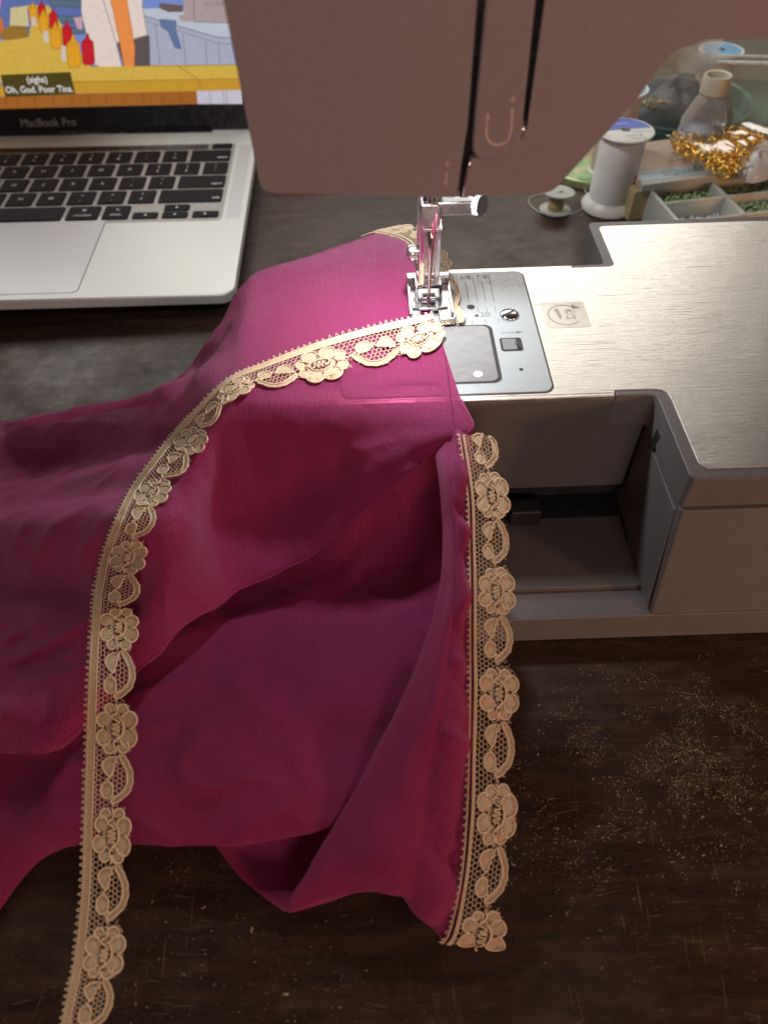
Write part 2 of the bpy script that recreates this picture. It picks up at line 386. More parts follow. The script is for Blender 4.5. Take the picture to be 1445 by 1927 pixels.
# ================================================================== SEWING MACHINE
H = 7.526
SM = thing('sewing_machine', 'grey computerised sewing machine with brushed steel bed, head above the needle', 'sewing machine', (8, 0, 0))
def smp(mb, name, m, **k): return mb.build(name, m, SM, **k)
AX0, AYF, AYB = -6.85, -4.72, 2.95
# free arm body
arm_out = roundcorners([(AX0, AYF), (7.25, AYF), (7.25, AYB), (AX0, AYB)], [1.0, 0, 0, 1.0])
smp(MB().prismz(arm_out, 2.85, H-.12), 'free_arm', M_shell2, bevel=.15)
# seam of the removable front cover on the arm (real shallow step)
smp(MB().prismy(roundcorners([(AX0+1.2, H-1.12), (5.6, H-1.12), (5.84, H-.2), (AX0+1.2, H-.2)], [0, .35, 0, 0]), AYF-.03, AYF+.3), 'front_cover', M_shell2, bevel=.02)
smp(MB().box(AX0+1.5, 7.1, AYF+.25, AYF+.6, 2.2, 2.9), 'arm_under_lip', M_dark)
# base deck under the arm
smp(MB().prismz(roundcorners([(1.0, -8.45), (7.3, -8.45), (7.3, 3.6), (1.0, 3.6)], [.3, 0, 0, .3]), 0.25, 1.72), 'base_deck', M_shell2, bevel=.06)
smp(MB().prism([(x, y, 0.05) for x, y in ((.9, -9.66), (24, -9.7), (24, -8.4), (.9, -8.4))], [(x, y, 1.5) for x, y in ((.9, -9.6), (24, -9.6), (24, -8.4), (.9, -8.4))]), 'base_front', M_shell, bevel=.06)
smp(MB().box(1.6, 7.2, 1.0, 3.0, 1.7, 2.8), 'hollow_back', M_dark)  # dark block standing in for the unlit hollow under the arm
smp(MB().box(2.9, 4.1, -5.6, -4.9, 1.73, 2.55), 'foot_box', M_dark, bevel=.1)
smp(MB().box(1.2, 7.2, -5.3, 1.0, 1.73, 1.77), 'deck_shade_sheet', M_dark)  # dark sheet on the deck, shade under the arm put into its colour
# right block, with the inner left wall facing the compartment
def blockring(z, xl, yf, yb, rr=.45):
    return [(x, y, z) for x, y in roundcorners([(xl, yf), (24, yf), (24, yb), (xl, yb)], [rr*.4, 0, 0, rr], 4)]
smp(MB().prism(blockring(1.49, 7.36, -9.55, 6.05), blockring(6.15, 7.28, -8.62, 6.0)), 'base_housing', M_shell, bevel=.03)
smp(MB().prism(blockring(0.05, 7.36, -8.4, 6.05), blockring(1.48, 7.36, -8.4, 6.05)), 'base_housing_foot', M_shell)
# upper shell with notch fillets: polygon rim outline
rim_out = roundcorners([(5.88, AYF-.02), (7.22, AYF-.02), (7.22, -8.5), (24, -8.5), (24, 6.25), (7.25, 6.25), (7.25, 3.03), (5.9, 3.03)],
                       [0, .35, .25, 0, 0, .3, .3, 0])
smp(MB().prism([(x, y, 6.17) for x, y in rim_out], [(x, y, H-.02) for x, y in rim_out]), 'bed_rim', M_shell, bevel=.05, seg=3)
# steel plate sheet
steel = roundcorners([(AX0+.15, AYF+.1), (5.86, AYF+.1), (5.88, AYF+.22), (7.62, AYF+.22), (7.62, -8.12), (24, -8.12), (24, 5.0), (14.3, 5.85), (7.62, 5.85), (7.62, 2.78), (5.9, 2.78), (5.9, 2.93), (AX0+.15, 2.93)],
                     [.9, 0, 0, .55, .35, 0, 0, .4, .3, .3, 0, 0, .9])
smp(MB().prismz(steel, H-.13, H+.012), 'bed_plate', M_steel, bevel=.012)
# folded front lip of the steel
smp(MB().box(AX0+1, 5.84, AYF-.045, AYF+.12, H-.2, H-.004), 'bed_plate_lip', M_steel, bevel=.03)
# small catch and step on the inner wall
smp(MB().prism([(7.20, y, z) for y, z in ((-5.6, 6.75), (-5.95, 6.75), (-5.85, 5.95), (-5.5, 5.8))][::-1], [(7.26, y, z) for y, z in ((-5.6, 6.75), (-5.95, 6.75), (-5.85, 5.95), (-5.5, 5.8))][::-1]), 'release_slot', M_dark)
smp(MB().prism([(7.235, y, z) for y, z in ((-5.55, 5.9), (-8.35, 5.9), (-9.35, 1.7), (-6.6, 1.7), (-4.9, 4.0))][::-1], [(7.30, y, z) for y, z in ((-5.55, 5.9), (-8.35, 5.9), (-9.35, 1.7), (-6.6, 1.7), (-4.9, 4.0))][::-1]), 'inner_wall_panel', M_shell, bevel=.02)
# pillar and upper arm
smp(MB().prismz(roundcorners([(15.2, -6.5), (25, -6.5), (25, 5.6), (15.2, 5.6)], [.8, 0, 0, .8]), H+.014, 27.5), 'pillar', M_shell, bevel=.1)
# needle plate
PX0, PX1, PY0, PY1 = -3.2, 3.87, -4.5, 2.62
smp(MB().prismz(rpoly(PX0-.04, PX1+.05, PY0-.05, PY1+.04, .38), H-.1, H+.018), 'plate_gap', M_dark)
plate = smp(MB().prismz(rpoly(PX0, PX1, PY0, PY1, .36), H-.1, H+.05), 'needle_plate', M_plate, bevel=.03)
zt = H+.052
def flatline(mb, pts, wd, z=zt):
    P = [np.array(p[:2]) for p in pts]
    for a, b in zip(P[:-1], P[1:]):
        d = (b-a)/np.linalg.norm(b-a); n = np.array([-d[1], d[0]])*wd/2
        mb.add([(*(a+n), z), (*(a-n), z), (*(b-n), z), (*(b+n), z)], [(0, 1, 2, 3)])
i8 = .3175
gm = MB()
for k in range(-8, 9):
    if abs(k) < 2: continue
    if k % 2 == 0: flatline(gm, [(k*i8, 2.45), (k*i8, .62)], .022)
    else: flatline(gm, [(k*i8, 2.0), (k*i8, .62)], .022)
for k in (6, 7, 8): flatline(gm, [(k*i8-.03, .33), (k*i8-.03, -.02)], .02)
for k in (5, 6.5, 8): flatline(gm, [(k*i8, -.45), (k*i8, -.72)], .02)
smp(gm, 'seam_guide_lines', M_engrave)
def ptext(s, x, y, size, name='plate_marking', m=None, z=zt, ang=0, bold=0):
    return text(s, size, name, m or M_engrave, SM, frameM((x, y, z), (math.cos(ang), math.sin(ang), 0), (-math.sin(ang), math.cos(ang), 0), ORG[SM.name]), bold=bold)
ptext('3/8', 3*i8+.02, 2.27, .36); ptext('5/8', 5*i8+.02, 2.27, .36); ptext('7/8', 7*i8+.02, 2.27, .36)
ptext('20', 6.6*i8, -.18, .40)
smp(MB().lathe([(.0, 0), (.15, 0), (.15, .004)], (1.62, .33, zt), 20), 'plate_hole', M_dark)
smp(MB().lathe([(0, 0), (.07, 0), (.07, .004)], (1.78, -.22, zt), 16), 'plate_hole', M_dark)
smp(MB().lathe([(0, 0), (.075, 0), (.075, .004)], (2.95, -3.35, zt), 16), 'plate_hole', M_dark)
# plate screw, slotted dome
scw = smp(MB().lathe([(.34, 0), (.36, .03), (.30, .08), (.15, .11), (0.001, .115)], (2.98, -.25, zt), 28), 'plate_screw', M_chrome, smooth=True)
c, s_ = math.cos(.62), math.sin(.62)
MB().add([(2.98+a*c-b*s_, -.25+a*s_+b*c, zt+h) for a, b, h in ((-.27, -.045, .1), (.27, -.045, .1), (.27, .045, .1), (-.27, .045, .1), (-.2, -.045, .122), (.2, -.045, .122), (.2, .045, .122), (-.2, .045, .122))],
         [(0, 1, 2, 3), (4, 5, 6, 7), (0, 1, 5, 4), (1, 2, 6, 5), (2, 3, 7, 6), (3, 0, 4, 7)]).build('screw_slot', M_dark, scw)
# arrow and latch
ar = MB(); flatline(ar, [(2.55, -1.32), (3.1, -1.32)], .018); flatline(ar, [(2.55, -1.27), (3.1, -1.27)], .018)
ar.add([(3.1, -1.38, zt), (3.32, -1.295, zt), (3.1, -1.21, zt)], [(0, 1, 2)]); smp(ar, 'plate_arrow', M_engrave)
smp(MB().prismz(rpoly(2.42, 3.2, -2.35, -1.6, .1), zt-.01, zt+.004), 'latch_recess', M_dark)
latch = smp(MB().prismz(rpoly(2.50, 3.0, -2.28, -1.68, .06), zt, zt+.03), 'bobbin_cover_latch', M_rim, bevel=.015)
smp(MB().add([(3.0, -1.75, zt+.01), (2.93, -1.98, zt+.05), (3.06, -2.25, zt+.05), (3.12, -2.25, zt+.01), (2.99, -1.98, zt+.01), (3.06, -1.75, zt+.01)], [(0, 1, 4, 5), (1, 2, 3, 4)]), 'latch_spring', M_dark)
# bobbin cover
smp(MB().prismz(rpoly(-1.7, 2.25, -4.0, -.78, .3), zt-.02, zt+.003), 'bobbin_cover_recess', M_dark)
smp(MB().prismz(rpoly(-1.55, 2.12, -3.93, -.86, .28), zt-.01, zt+.035), 'bobbin_cover', M_bobcover, bevel=.03)
smp(MB().lathe([(0, 0), (.16, 0), (.13, .01)], (1.45, -3.55, zt+.037), 16), 'cover_window_mark', M_spoolpl)
# pictogram sticker on bed
st0 = np.array([4.26, .49])
M_stick = simple('sticker_film', (.66, .63, .56), .4, .5, nscale=300, amt=.04)
zs = H+.016
smp(MB().prismz(rpoly(4.24, 5.86, -1.08, .50, .05), zs-.002, zs), 'bed_sticker', M_stick)
sg = MB()
cx, cy, R0 = 5.02, -.30, .60
arc = [(cx+R0*math.cos(rad(a)), cy+R0*math.sin(rad(a))) for a in range(45, 318, 8)]
flatline(sg, arc, .06, zs+.002); sg.add([(cx+.36, cy+.66, zs+.002), (cx+.66, cy+.40, zs+.002), (cx+.38, cy+.34, zs+.002)], [(0, 1, 2)])
sg.add([(4.68, .08, zs+.002), (4.84, .1, zs+.002), (4.90, -.40, zs+.002), (4.82, -.60, zs+.002), (4.77, -.40, zs+.002)], [(0, 1, 2, 3, 4)])
flatline(sg, [(5.24+.18*math.cos(rad(a)), -.14+.16*math.sin(rad(a))) for a in range(0, 361, 24)], .03, zs+.002)
for q in (-.08, -.02, .05): flatline(sg, [(5.15, -.14+q), (5.24+q, -.02), (5.32, -.14+q)], .02, zs+.002)
M_stp = simple('sticker_print', (.38, .37, .35), .5, nscale=300)
smp(sg, 'sticker_pictogram', M_stp)
text('6-8', .3, 'sticker_text', M_stp, SM, frameM((5.22, -.48, zs+.002), (1, 0, 0), (0, 1, 0), ORG[SM.name]), bold=.006)
# ---- head
YF = -4.0
head_poly = roundcorners([(-5.25, 28), (-4.80, 13.98), (2.62, 13.98), (4.75, 17.1), (5.2, 17.44), (26, 17.44), (26, 28)], [0, .6, .5, .5, 1.2, 0, 0], 8)
head_poly = [p for p in head_poly]
smp(MB().prismy([(x*1+(.0), z) for x, z in head_poly], YF+.18, 4.2), 'head_body', M_shell, bevel=.18, seg=3)
fy = YF-.02
def hp(px, py, y=fy): p = at(px, py, y=y); return (p[0], p[2])
def front_panel(pixels, name, y0=fy, y1=YF+.25, m=None, bev=.07, rs=0):
    pts = [hp(*p, y=y0) for p in pixels]
    if rs: pts = roundcorners(pts, rs, 8)
    return smp(MB().prismy(pts, y0, y1), name, m or M_face, bevel=bev, seg=3, recalc=True)
front_panel([(411, -45), (492, 362), (858, 371), (871, 290), (880, 232), (901, -45)], 'front_left_panel', rs=[0, .36, .05, .1, 0, 0])
front_panel([(1031, -45), (992, 235), (981, 262), (940, 300), (884, 296), (871, 369), (1038, 363), (1200, 185), (1258, 100), (1330, 74), (1700, 68), (1700, -45)],
            'front_right_panel', rs=[0, 0, .1, 0, .02, .03, .55, .8, .7, .8, 0, 0])
lev = front_panel([(917, -45), (891, 232), (886, 303), (973, 303), (981, 262), (1013, -45)], 'take_up_cover', y0=fy-.07, y1=YF+.1, bev=.08, rs=[0, 0, .45, .5, .1, 0])
smp(MB().prismy([hp(*p, y=YF+.1) for p in ((890, -45), (865, 371), (880, 371), (892, 296), (990, 280), (1035, -45))], YF+.1, YF+.2), 'slot_backing', M_black, recalc=True)
smp(MB().tube([at(*p, y=fy-.01) for p in ((872, 369), (879, 318), (888, 292))], .035, 6), 'slot_edge_trim', M_chrome, smooth=True)
smp(MB().tube([at(*p, y=fy+.05) for p in ((976, 268), (983, 250), (986, 225))], .05, 6), 'slot_edge_trim', M_chrome, smooth=True)
# printed threading marks
def faceline(mb, pix, wd, y):
    P = [at(*p, y=y) for p in pix]
    for a, b in zip(P[:-1], P[1:]):
        d = (b-a)/np.linalg.norm(b-a); n = np.array([-d[2], 0, d[0]])*wd/2
        mb.add([a+n, b+n, b-n, a-n], [(0, 1, 2, 3)])
ly = fy-.074; fm_ = MB()
z6 = lambda a, b: (400+a/2.064, b/2.064)
faceline(fm_, [z6(1164, 418), z6(1160, 500), z6(1150, 540), z6(1130, 556), z6(1105, 562), z6(1083, 555), z6(1068, 538), z6(1063, 510), z6(1066, 460)], .055, ly)
fm_.add([at(*z6(*p), y=ly) for p in ((1057, 466), (1078, 462), (1069, 428))], [(0, 1, 2)])
faceline(fm_, [z6(909, 668), z6(906, 702)], .05, fy-.004)
fm_.add([at(*z6(*p), y=fy-.004) for p in ((897, 698), (915, 700), (904, 722))], [(0, 1, 2)])
smp(fm_, 'threading_arrow', M_print)
for s, q, y in (('4', z6(1164, 385), ly), ('6', z6(913, 633), fy-.004)):
    text(s, .26, 'threading_number', M_print, SM, frameM(at(*q, y=y), (1, 0, 0), (0, 0, 1), ORG[SM.name]))
# ---- needle bar, clamp, presser foot
smp(MB().lathe([(.30, 0), (.30, 4)], (-.02, 0.05, 11.55), 20), 'needle_bar', M_chrome, smooth=True, auto=40)
smp(MB().add(*(lambda m: (m.v, m.f))(MB().prismy(rpoly(-.40, .28, 11.12, 11.9, .12), -.3, .35))), 'needle_clamp', M_chrome, bevel=.05)
smp(MB().prismy(rpoly(.1, 1.45, 11.46, 11.92, .18), -.22, .2), 'clamp_arm', M_castchrome, bevel=.06)
kn = MB(); n = 36
prof = [(.05, 0), (.33, .02), (.36, .06), (.36, .26), (.33, .3), (0.001, .31)]
kn.lathe([(r_*.9, h_*.8) for r_, h_ in prof], (1.42, -.12, 11.75), n, ax=(.72, -.66, .2)); 
for i in range(len(kn.v)):
    pass
kno = smp(kn, 'clamp_screw', M_chrome, smooth=True, auto=35)
kr = MB()
A = np.array((.72, -.66, .2)); A /= np.linalg.norm(A); X = np.cross(A, (0, 0, 1)); X /= np.linalg.norm(X); Y = np.cross(A, X)
for k in range(30):
    a = 2*math.pi*k/30; p = np.array((1.42, -.12, 11.75))+.325*(math.cos(a)*X+math.sin(a)*Y)
    kr.tube([p+A*.05, p+A*.26], .016, 4)
kr.build('knurl', M_castchrome, kno)
smp(MB().box(-.3, .36, -.28, .2, 10.98, 11.08), 'thread_guide_bar', M_chrome, bevel=.03)
# needle
smp(MB().lathe([(.002, 0), (.03, .18), (.045, .6), (.048, 2.2), (.085, 2.5), (.085, 3.7)], (0, 0, H+.05), 12), 'needle', M_chrome, smooth=True)
# presser bar and ankle behind
smp(MB().prismz(rpoly(-.42, .36, .45, 1.15, .12), 9.9, 14), 'presser_bar', M_chrome, bevel=.03)
smp(MB().prismz(rpoly(-.36, .40, .38, 1.2, .1), 9.0, 10.75), 'presser_ankle', M_castchrome, bevel=.05)
smp(MB().box(-.36, -.14, .30, .5, 8.6, 11.0), 'ankle_rail', M_chrome, bevel=.04)
smp(MB().box(.22, .40, .32, .5, 8.6, 11.0), 'ankle_rail', M_chrome, bevel=.04)
smp(MB().lathe([(.10, 0), (.10, .2), (.27, .22), (.29, .34), (.24, .44), (.1, .5), (0.001, .51)], (-.30, .6, 9.75), 24, ax=(-1, -.15, 0)), 'ankle_screw', M_castchrome, smooth=True, auto=40)
# foot
foot = smp(MB().prismz([(-.72, 1.75), (-.70, -.6), (-.6, -.78), (-.28, -.82), (-.28, -.05), (.34, -.05), (.34, -.82), (.9, -.78), (.98, -.6), (.88, 1.75)][::-1], 7.72, 7.86), 'presser_foot', M_castchrome, bevel=.03)
FZ = 7.855
smp(MB().box(-.72, -.60, -.5, 1.75, FZ, 7.98), 'foot_rail', M_chrome, bevel=.03)
smp(MB().box(.80, .90, -.5, 1.75, FZ, 7.98), 'foot_rail', M_chrome, bevel=.03)
smp(MB().box(-.74, -.34, 1.45, 1.8, FZ, 8.2), 'foot_heel', M_castchrome, bevel=.06)
smp(MB().box(.46, .90, 1.45, 1.8, FZ, 8.2), 'foot_heel', M_castchrome, bevel=.06)
for x in (-.46, .42): smp(MB().prism([(x, .2, FZ), (x, 1.4, FZ), (x, 1.2, 8.35), (x, .65, 8.35)], [(x+.11, .2, FZ), (x+.11, 1.4, FZ), (x+.11, 1.2, 8.35), (x+.11, .65, 8.35)]), 'foot_bracket', M_castchrome, bevel=.04, recalc=True)
smp(MB().box(-.30, .36, .5, 1.4, 8.35, 8.75), 'ankle_shoe', M_castchrome, bevel=.1)
smp(MB().tube([(-.50, .9, 8.12), (.57, .9, 8.12)], .07, 10), 'foot_pin', M_chrome, smooth=True)
smp(MB().box(-.24, .30, .2, .5, 7.92, 8.15), 'ankle_tongue', M_chrome, bevel=.04)
smp(MB().tube([(-.58, -.08, FZ+.03), (-.25, -.14, FZ+.03), (.3, -.14, FZ+.03), (.7, -.08, FZ+.03)], .03, 6), 'foot_bar', M_castchrome, smooth=True)
# needle thread
M_thr = simple('magenta_thread', (.12, .008, .03), .5, nscale=900, amt=.2)
th = MB().tube([(.14, -.36, 11.6), (.10, -.36, 11.0), (.06, -.2, 10.0), (.03, -.11, 8.9), (.02, -.07, 8.0), (0, -.04, 7.75)], [.022, .022, .022, .02, .015, .012], 6)
th.tube([(.03, -.34, 11.3), (.04, -.24, 10.6), (.04, -.13, 9.6), (.03, -.08, 8.9)], .018, 6)
tag(th.build('needle_thread', M_thr, smooth=True, loc=(0, 0, 7.75)), 'magenta sewing thread running down the needle from its clamp', 'thread')
# ================================================================== FABRIC
FB = thing('magenta_fabric', 'sheer magenta crepe fabric draped over the machine arm under the presser foot', 'fabric', (-4, -6, 0))
SHEETS = []; o_G = {}
SHEER1 = [(5, 800), (15, 850), (62, 905), (150, 868), (230, 802), (285, 750), (262, 730), (130, 770)]
SHEER2 = [(630, 700), (705, 696), (712, 722), (822, 718), (832, 748), (700, 764), (636, 758)]
def inpoly(x, y, poly):
    c_ = False; j = len(poly)-1
    for i in range(len(poly)):
        xi, yi = poly[i]; xj, yj = poly[j]
        if (yi > y) != (yj > y) and x < (xj-xi)*(y-yi)/(yj-yi)+xi: c_ = not c_
        j = i
    return c_

def resolve(rows):
    out = []
    for r in rows:
        line = []
        for j, e in enumerate(r):
            if e[0] == 'o': p = out[-1][j]+np.array(e[1:], float)
            elif e[0] == 'w': p = np.array(e[1:], float)
            else: p = at(e[0], e[1], z=e[2])
            line.append(p)
        out.append(line)
    return np.array(out)
def value_noise(x, y, seed):
    r = np.random.RandomState(seed); T = r.rand(64, 64)*2-1
    xi = np.floor(x).astype(int); yi = np.floor(y).astype(int); fx = x-xi; fy_ = y-yi
    fx = fx*fx*(3-2*fx); fy_ = fy_*fy_*(3-2*fy_)
    g_ = lambda a, b: T[a % 64, b % 64]
    return (g_(xi, yi)*(1-fx)+g_(xi+1, yi)*fx)*(1-fy_)+(g_(xi, yi+1)*(1-fx)+g_(xi+1, yi+1)*fx)*fy_
def sheet(name, rows, sub=14, disp=None, uvrot=0.0, uvoff=(0, 0), lin=0.):
    C = resolve(rows); a, b = C.shape[:2]
    ti = np.linspace(0, a-1, (a-1)*sub+1); tj = np.linspace(0, b-1, (b-1)*sub+1)
    G = catmull(C, ti, lin*.5); G = np.swapaxes(catmull(np.swapaxes(G, 0, 1), tj, lin), 0, 1)
    dI = np.gradient(G, axis=0); dJ = np.gradient(G, axis=1); N = np.cross(dJ, dI); N /= np.linalg.norm(N, axis=2)[..., None]+1e-9
    V = CO-G; sgn = np.sign((N*V).sum(2).mean()); N *= sgn
    if disp is not None: G = G+N*disp(G, ti[:, None]+0*tj[None], tj[None]+0*ti[:, None])[..., None]
    U = np.cumsum(np.linalg.norm(dJ, axis=2), 1); Vv = np.cumsum(np.linalg.norm(dI, axis=2), 0)
    k_ = np.ones(9)/9
    U = .5*U+.5*U.mean(0)[None]; Vv = .5*Vv+.5*Vv.mean(1)[:, None]
    # use real lengths from a middle reference
    mb = MB().grid(G); o = mb.build(name, M_fabric, FB, smooth=True)
    uvl = o.data.uv_layers.new(name='UVMap'); cu, su = math.cos(uvrot), math.sin(uvrot)
    uv = np.stack([(U*cu-Vv*su)+uvoff[0], (U*su+Vv*cu)+uvoff[1]], -1).reshape(-1, 2)
    vi = np.empty(len(o.data.loops), int); o.data.loops.foreach_get('vertex_index', vi)
    uvl.data.foreach_set('uv', uv[vi].ravel())
    at_ = o.data.attributes.new('layers', 'FLOAT', 'POINT'); dn = np.ones(G.shape[:2])
    if name == 'top_panel':
        D_ = G-CO; zz = D_@CF; X_ = PW/2+FPX*(D_@CR)/zz; Y_ = PH/2-FPX*(D_@CU)/zz
        for a_ in range(G.shape[0]):
            for b_ in range(G.shape[1]):
                if inpoly(X_[a_, b_], Y_[a_, b_], SHEER1): dn[a_, b_] = 0
                elif inpoly(X_[a_, b_], Y_[a_, b_], SHEER2): dn[a_, b_] = .5
    at_.data.foreach_set('value', dn.ravel())
    SHEETS.append(([tuple(p) for p in G.reshape(-1, 3)], list(mb.f)))
    o_G[name] = G; return o
def dispA(G, i, j):
    n = value_noise(G[..., 0]*.55+3, G[..., 1]*.55+.3*G[..., 0], 3)*.14+value_noise(G[..., 0]*1.3, G[..., 2]*1.1+G[..., 1]*.4, 5)*.07
    onarm = np.clip((G[..., 2]-6.8)/.7, 0, 1)
    left = np.clip((-7.0-G[..., 0])/2.5, 0, 1)
    # long folds running away to the left
    q = G[..., 1]*.9+G[..., 0]*.25
    fold = np.sin(q*1.15+1.0+G[..., 0]*.1)*.50+np.sin(q*2.3+G[..., 0]*.12)*.2
    def ridge(x, y, sd): return (1-np.abs(value_noise(x, y, sd)))**3
    cr = ridge(G[..., 0]*.45+G[..., 1]*.35, G[..., 1]*.9-G[..., 0]*.25, 51)*.16*left+ridge(G[..., 0]*1.1+G[..., 2]*.5, G[..., 1]*1.1, 53)*.045*(1-onarm)
    def dim(px, py, z, r, a): c_ = at(px, py, z=z); d2 = ((G-c_)**2).sum(-1); return -a*np.exp(-d2/(r*r))
    cr = cr+dim(632, 868, 6.4, .38, .22)+dim(652, 912, 6.1, .34, .16)+dim(480, 900, 5.8, .9, .12)
    pk = value_noise(G[..., 0]*2.4+G[..., 1], G[..., 1]*2.6+G[..., 2], 57)*.014*(1-onarm)
    return cr+pk+n*(1-onarm)*.7+fold*left*np.clip((G[..., 2]-.4)/1.2, 0, 1)+.012*value_noise(G[..., 0]*3, G[..., 1]*3, 9)
zA = 7.66
rowsA = [
 [('w', -22, 3.2, .05), ('w', -17, 3.2, .1), ('w', -12, 3.6, 1.0), ('w', -9.0, 3.0, 2.6), ('w', -6.75, 3.15, 4.9), ('w', -4.3, 4.2, 5.8), ('w', -2.2, 5.5, 5.6), ('w', -1.0, 5.6, 5.6)],
 [(-160, 870, .35), (20, 826, .9), (262, 748, 3.6), (378, 652, 5.9), (474, 517, 7.60), (585, 480, 7.55), (700, 441, 7.25), (765, 452, 7.3)],
 [(-160, 985, .6), (20, 905, 1.5), (270, 780, 4.5), (372, 700, 6.1), (463, 575, zA), (600, 540, zA), (710, 520, zA), (787, 520, zA)],
 [(-150, 1100, 1.6), (20, 1000, 2.7), (240, 860, 5.0), (352, 772, 6.4), (446, 670, zA), (600, 640, zA), (715, 610, zA), (830, 640, zA)],
 [(-150, 1180, 1.7), (20, 1100, 3.0), (225, 950, 5.2), (335, 850, 6.5), (431, 762, 7.60), (590, 758, 7.62), (720, 756, 7.62), (868, 752, 7.64)],
 [(-140, 1270, 1.6), (30, 1190, 2.9), (210, 1080, 4.8), (320, 975, 6.0), (418, 870, 5.9), (560, 850, 6.35), (690, 835, 6.75), (890, 806, 7.5)],
 [(-130, 1350, 1.5), (40, 1280, 2.4), (218, 1190, 4.0), (312, 1095, 5.0), (405, 990, 4.2), (560, 935, 4.6), (690, 890, 6.1), (838, 838, 6.9)],
 [(-110, 1440, 1.2), (30, 1398, 1.9), (236, 1290, 2.9), (325, 1205, 3.6), (430, 1118, 3.0), (590, 1040, 3.5), (700, 948, 5.2), (792, 868, 6.5)],
 [('o', .5, 1.0, -.5), ('o', .5, 1.0, -.6), ('o', .3, .9, -.6), ('o', .3, .9, -.6), ('o', .2, .9, -.5), ('o', 0, .9, -.5), ('o', 0, .8, -.4), ('o', 0, .6, -.3)],
]
sheet('top_panel', rowsA, 16, dispA, .25, lin=.5)
GA = o_G['top_panel']; fe = GA[7*16+1, 1*16:, :]
MB().tube(fe[::2]+np.array((0, 0, .01)), .045, 6).build('rolled_edge', M_fabric, FB, smooth=True)
MB().tube(GA[4*16:7*16+1:2, -1, :], .05, 6).build('rolled_edge', M_fabric, FB, smooth=True)
def dispB(G, i, j):
    rd_ = (1-np.abs(value_noise(G[..., 0]*.5+G[..., 1]*.5, G[..., 1]*.7-G[..., 0]*.3, 61)))**4*.16
    c_ = at(510, 1200, z=2.0); dm = -.3*np.exp(-((G-c_)**2).sum(-1)/.35)
    return np.clip((4.6-i)/1.6, .12, 1)*(rd_+dm)+np.clip((4.6-i)/1.6, .12, 1)*(value_noise(G[..., 0]*2.2, G[..., 1]*2.2, 63)*.013+value_noise(G[..., 0]*.5, G[..., 1]*.5, 13)*.18+value_noise(G[..., 0]*1.4+G[..., 1]*.4, G[..., 1]*1.2, 15)*.05)
rowsB = [
 [(-160, 1330, .7), (60, 1260, 1.1), (250, 1180, 1.5), (430, 980, 1.9), (600, 900, 4.0), (755, 822, 6.3), (870, 800, 7.0)],
 [(-160, 1440, .9), (60, 1400, 1.3), (250, 1300, 1.7), (420, 1180, 1.9), (600, 1120, 2.1), (760, 1040, 3.0), (895, 1000, 4.6)],
 [(-160, 1560, .9), (60, 1500, 1.2), (245, 1430, 1.7), (410, 1360, 2.2), (600, 1330, 2.4), (760, 1260, 2.7), (895, 1200, 3.2)],
 [(-140, 1660, .6), (60, 1560, 1.0), (240, 1530, 1.5), (405, 1510, 1.8), (600, 1480, 1.9), (760, 1430, 2.0), (895, 1400, 2.2)],
 [(-100, 1830, .15), (92, 1603, .5), (240, 1594, 1.0), (400, 1594, 1.2), (560, 1572, 1.4), (740, 1520, 1.6), (890, 1500, 1.7)],
 [('o', -.2, .2, -.1), ('o', 0, .8, -.3), ('o', 0, .9, -.4), ('o', 0, .9, -.5), ('o', 0, .9, -.5), ('o', 0, .9, -.5), ('o', 0, .9, -.5)],
]
sheet('lining_panel', rowsB, 14, dispB, -.1, (30, 10))
def dispC(G, i, j):
    hem = np.clip((j-3.0)/.6, 0, 1)*np.clip((5.0-j)/.6, 0, 1)*np.clip((9.6-i)/1.5, .15, 1)
    return value_noise(G[..., 0]*2.0, G[..., 1]*1.6, 65)*.03+value_noise(G[..., 0]*.6+7, G[..., 1]*.5, 23)*.08+hem*(value_noise(G[..., 1]*1.2, G[..., 0]*.2, 25)*.18+value_noise(G[..., 1]*2.7+G[..., 0]*.9, G[..., 0]*.5, 27)*.13)+.10*np.exp(-((j-3.9)/.45)**2)-.07*np.exp(-((j-3.1)/.25)**2)
rowsC = [
 [('o2',)]*6]
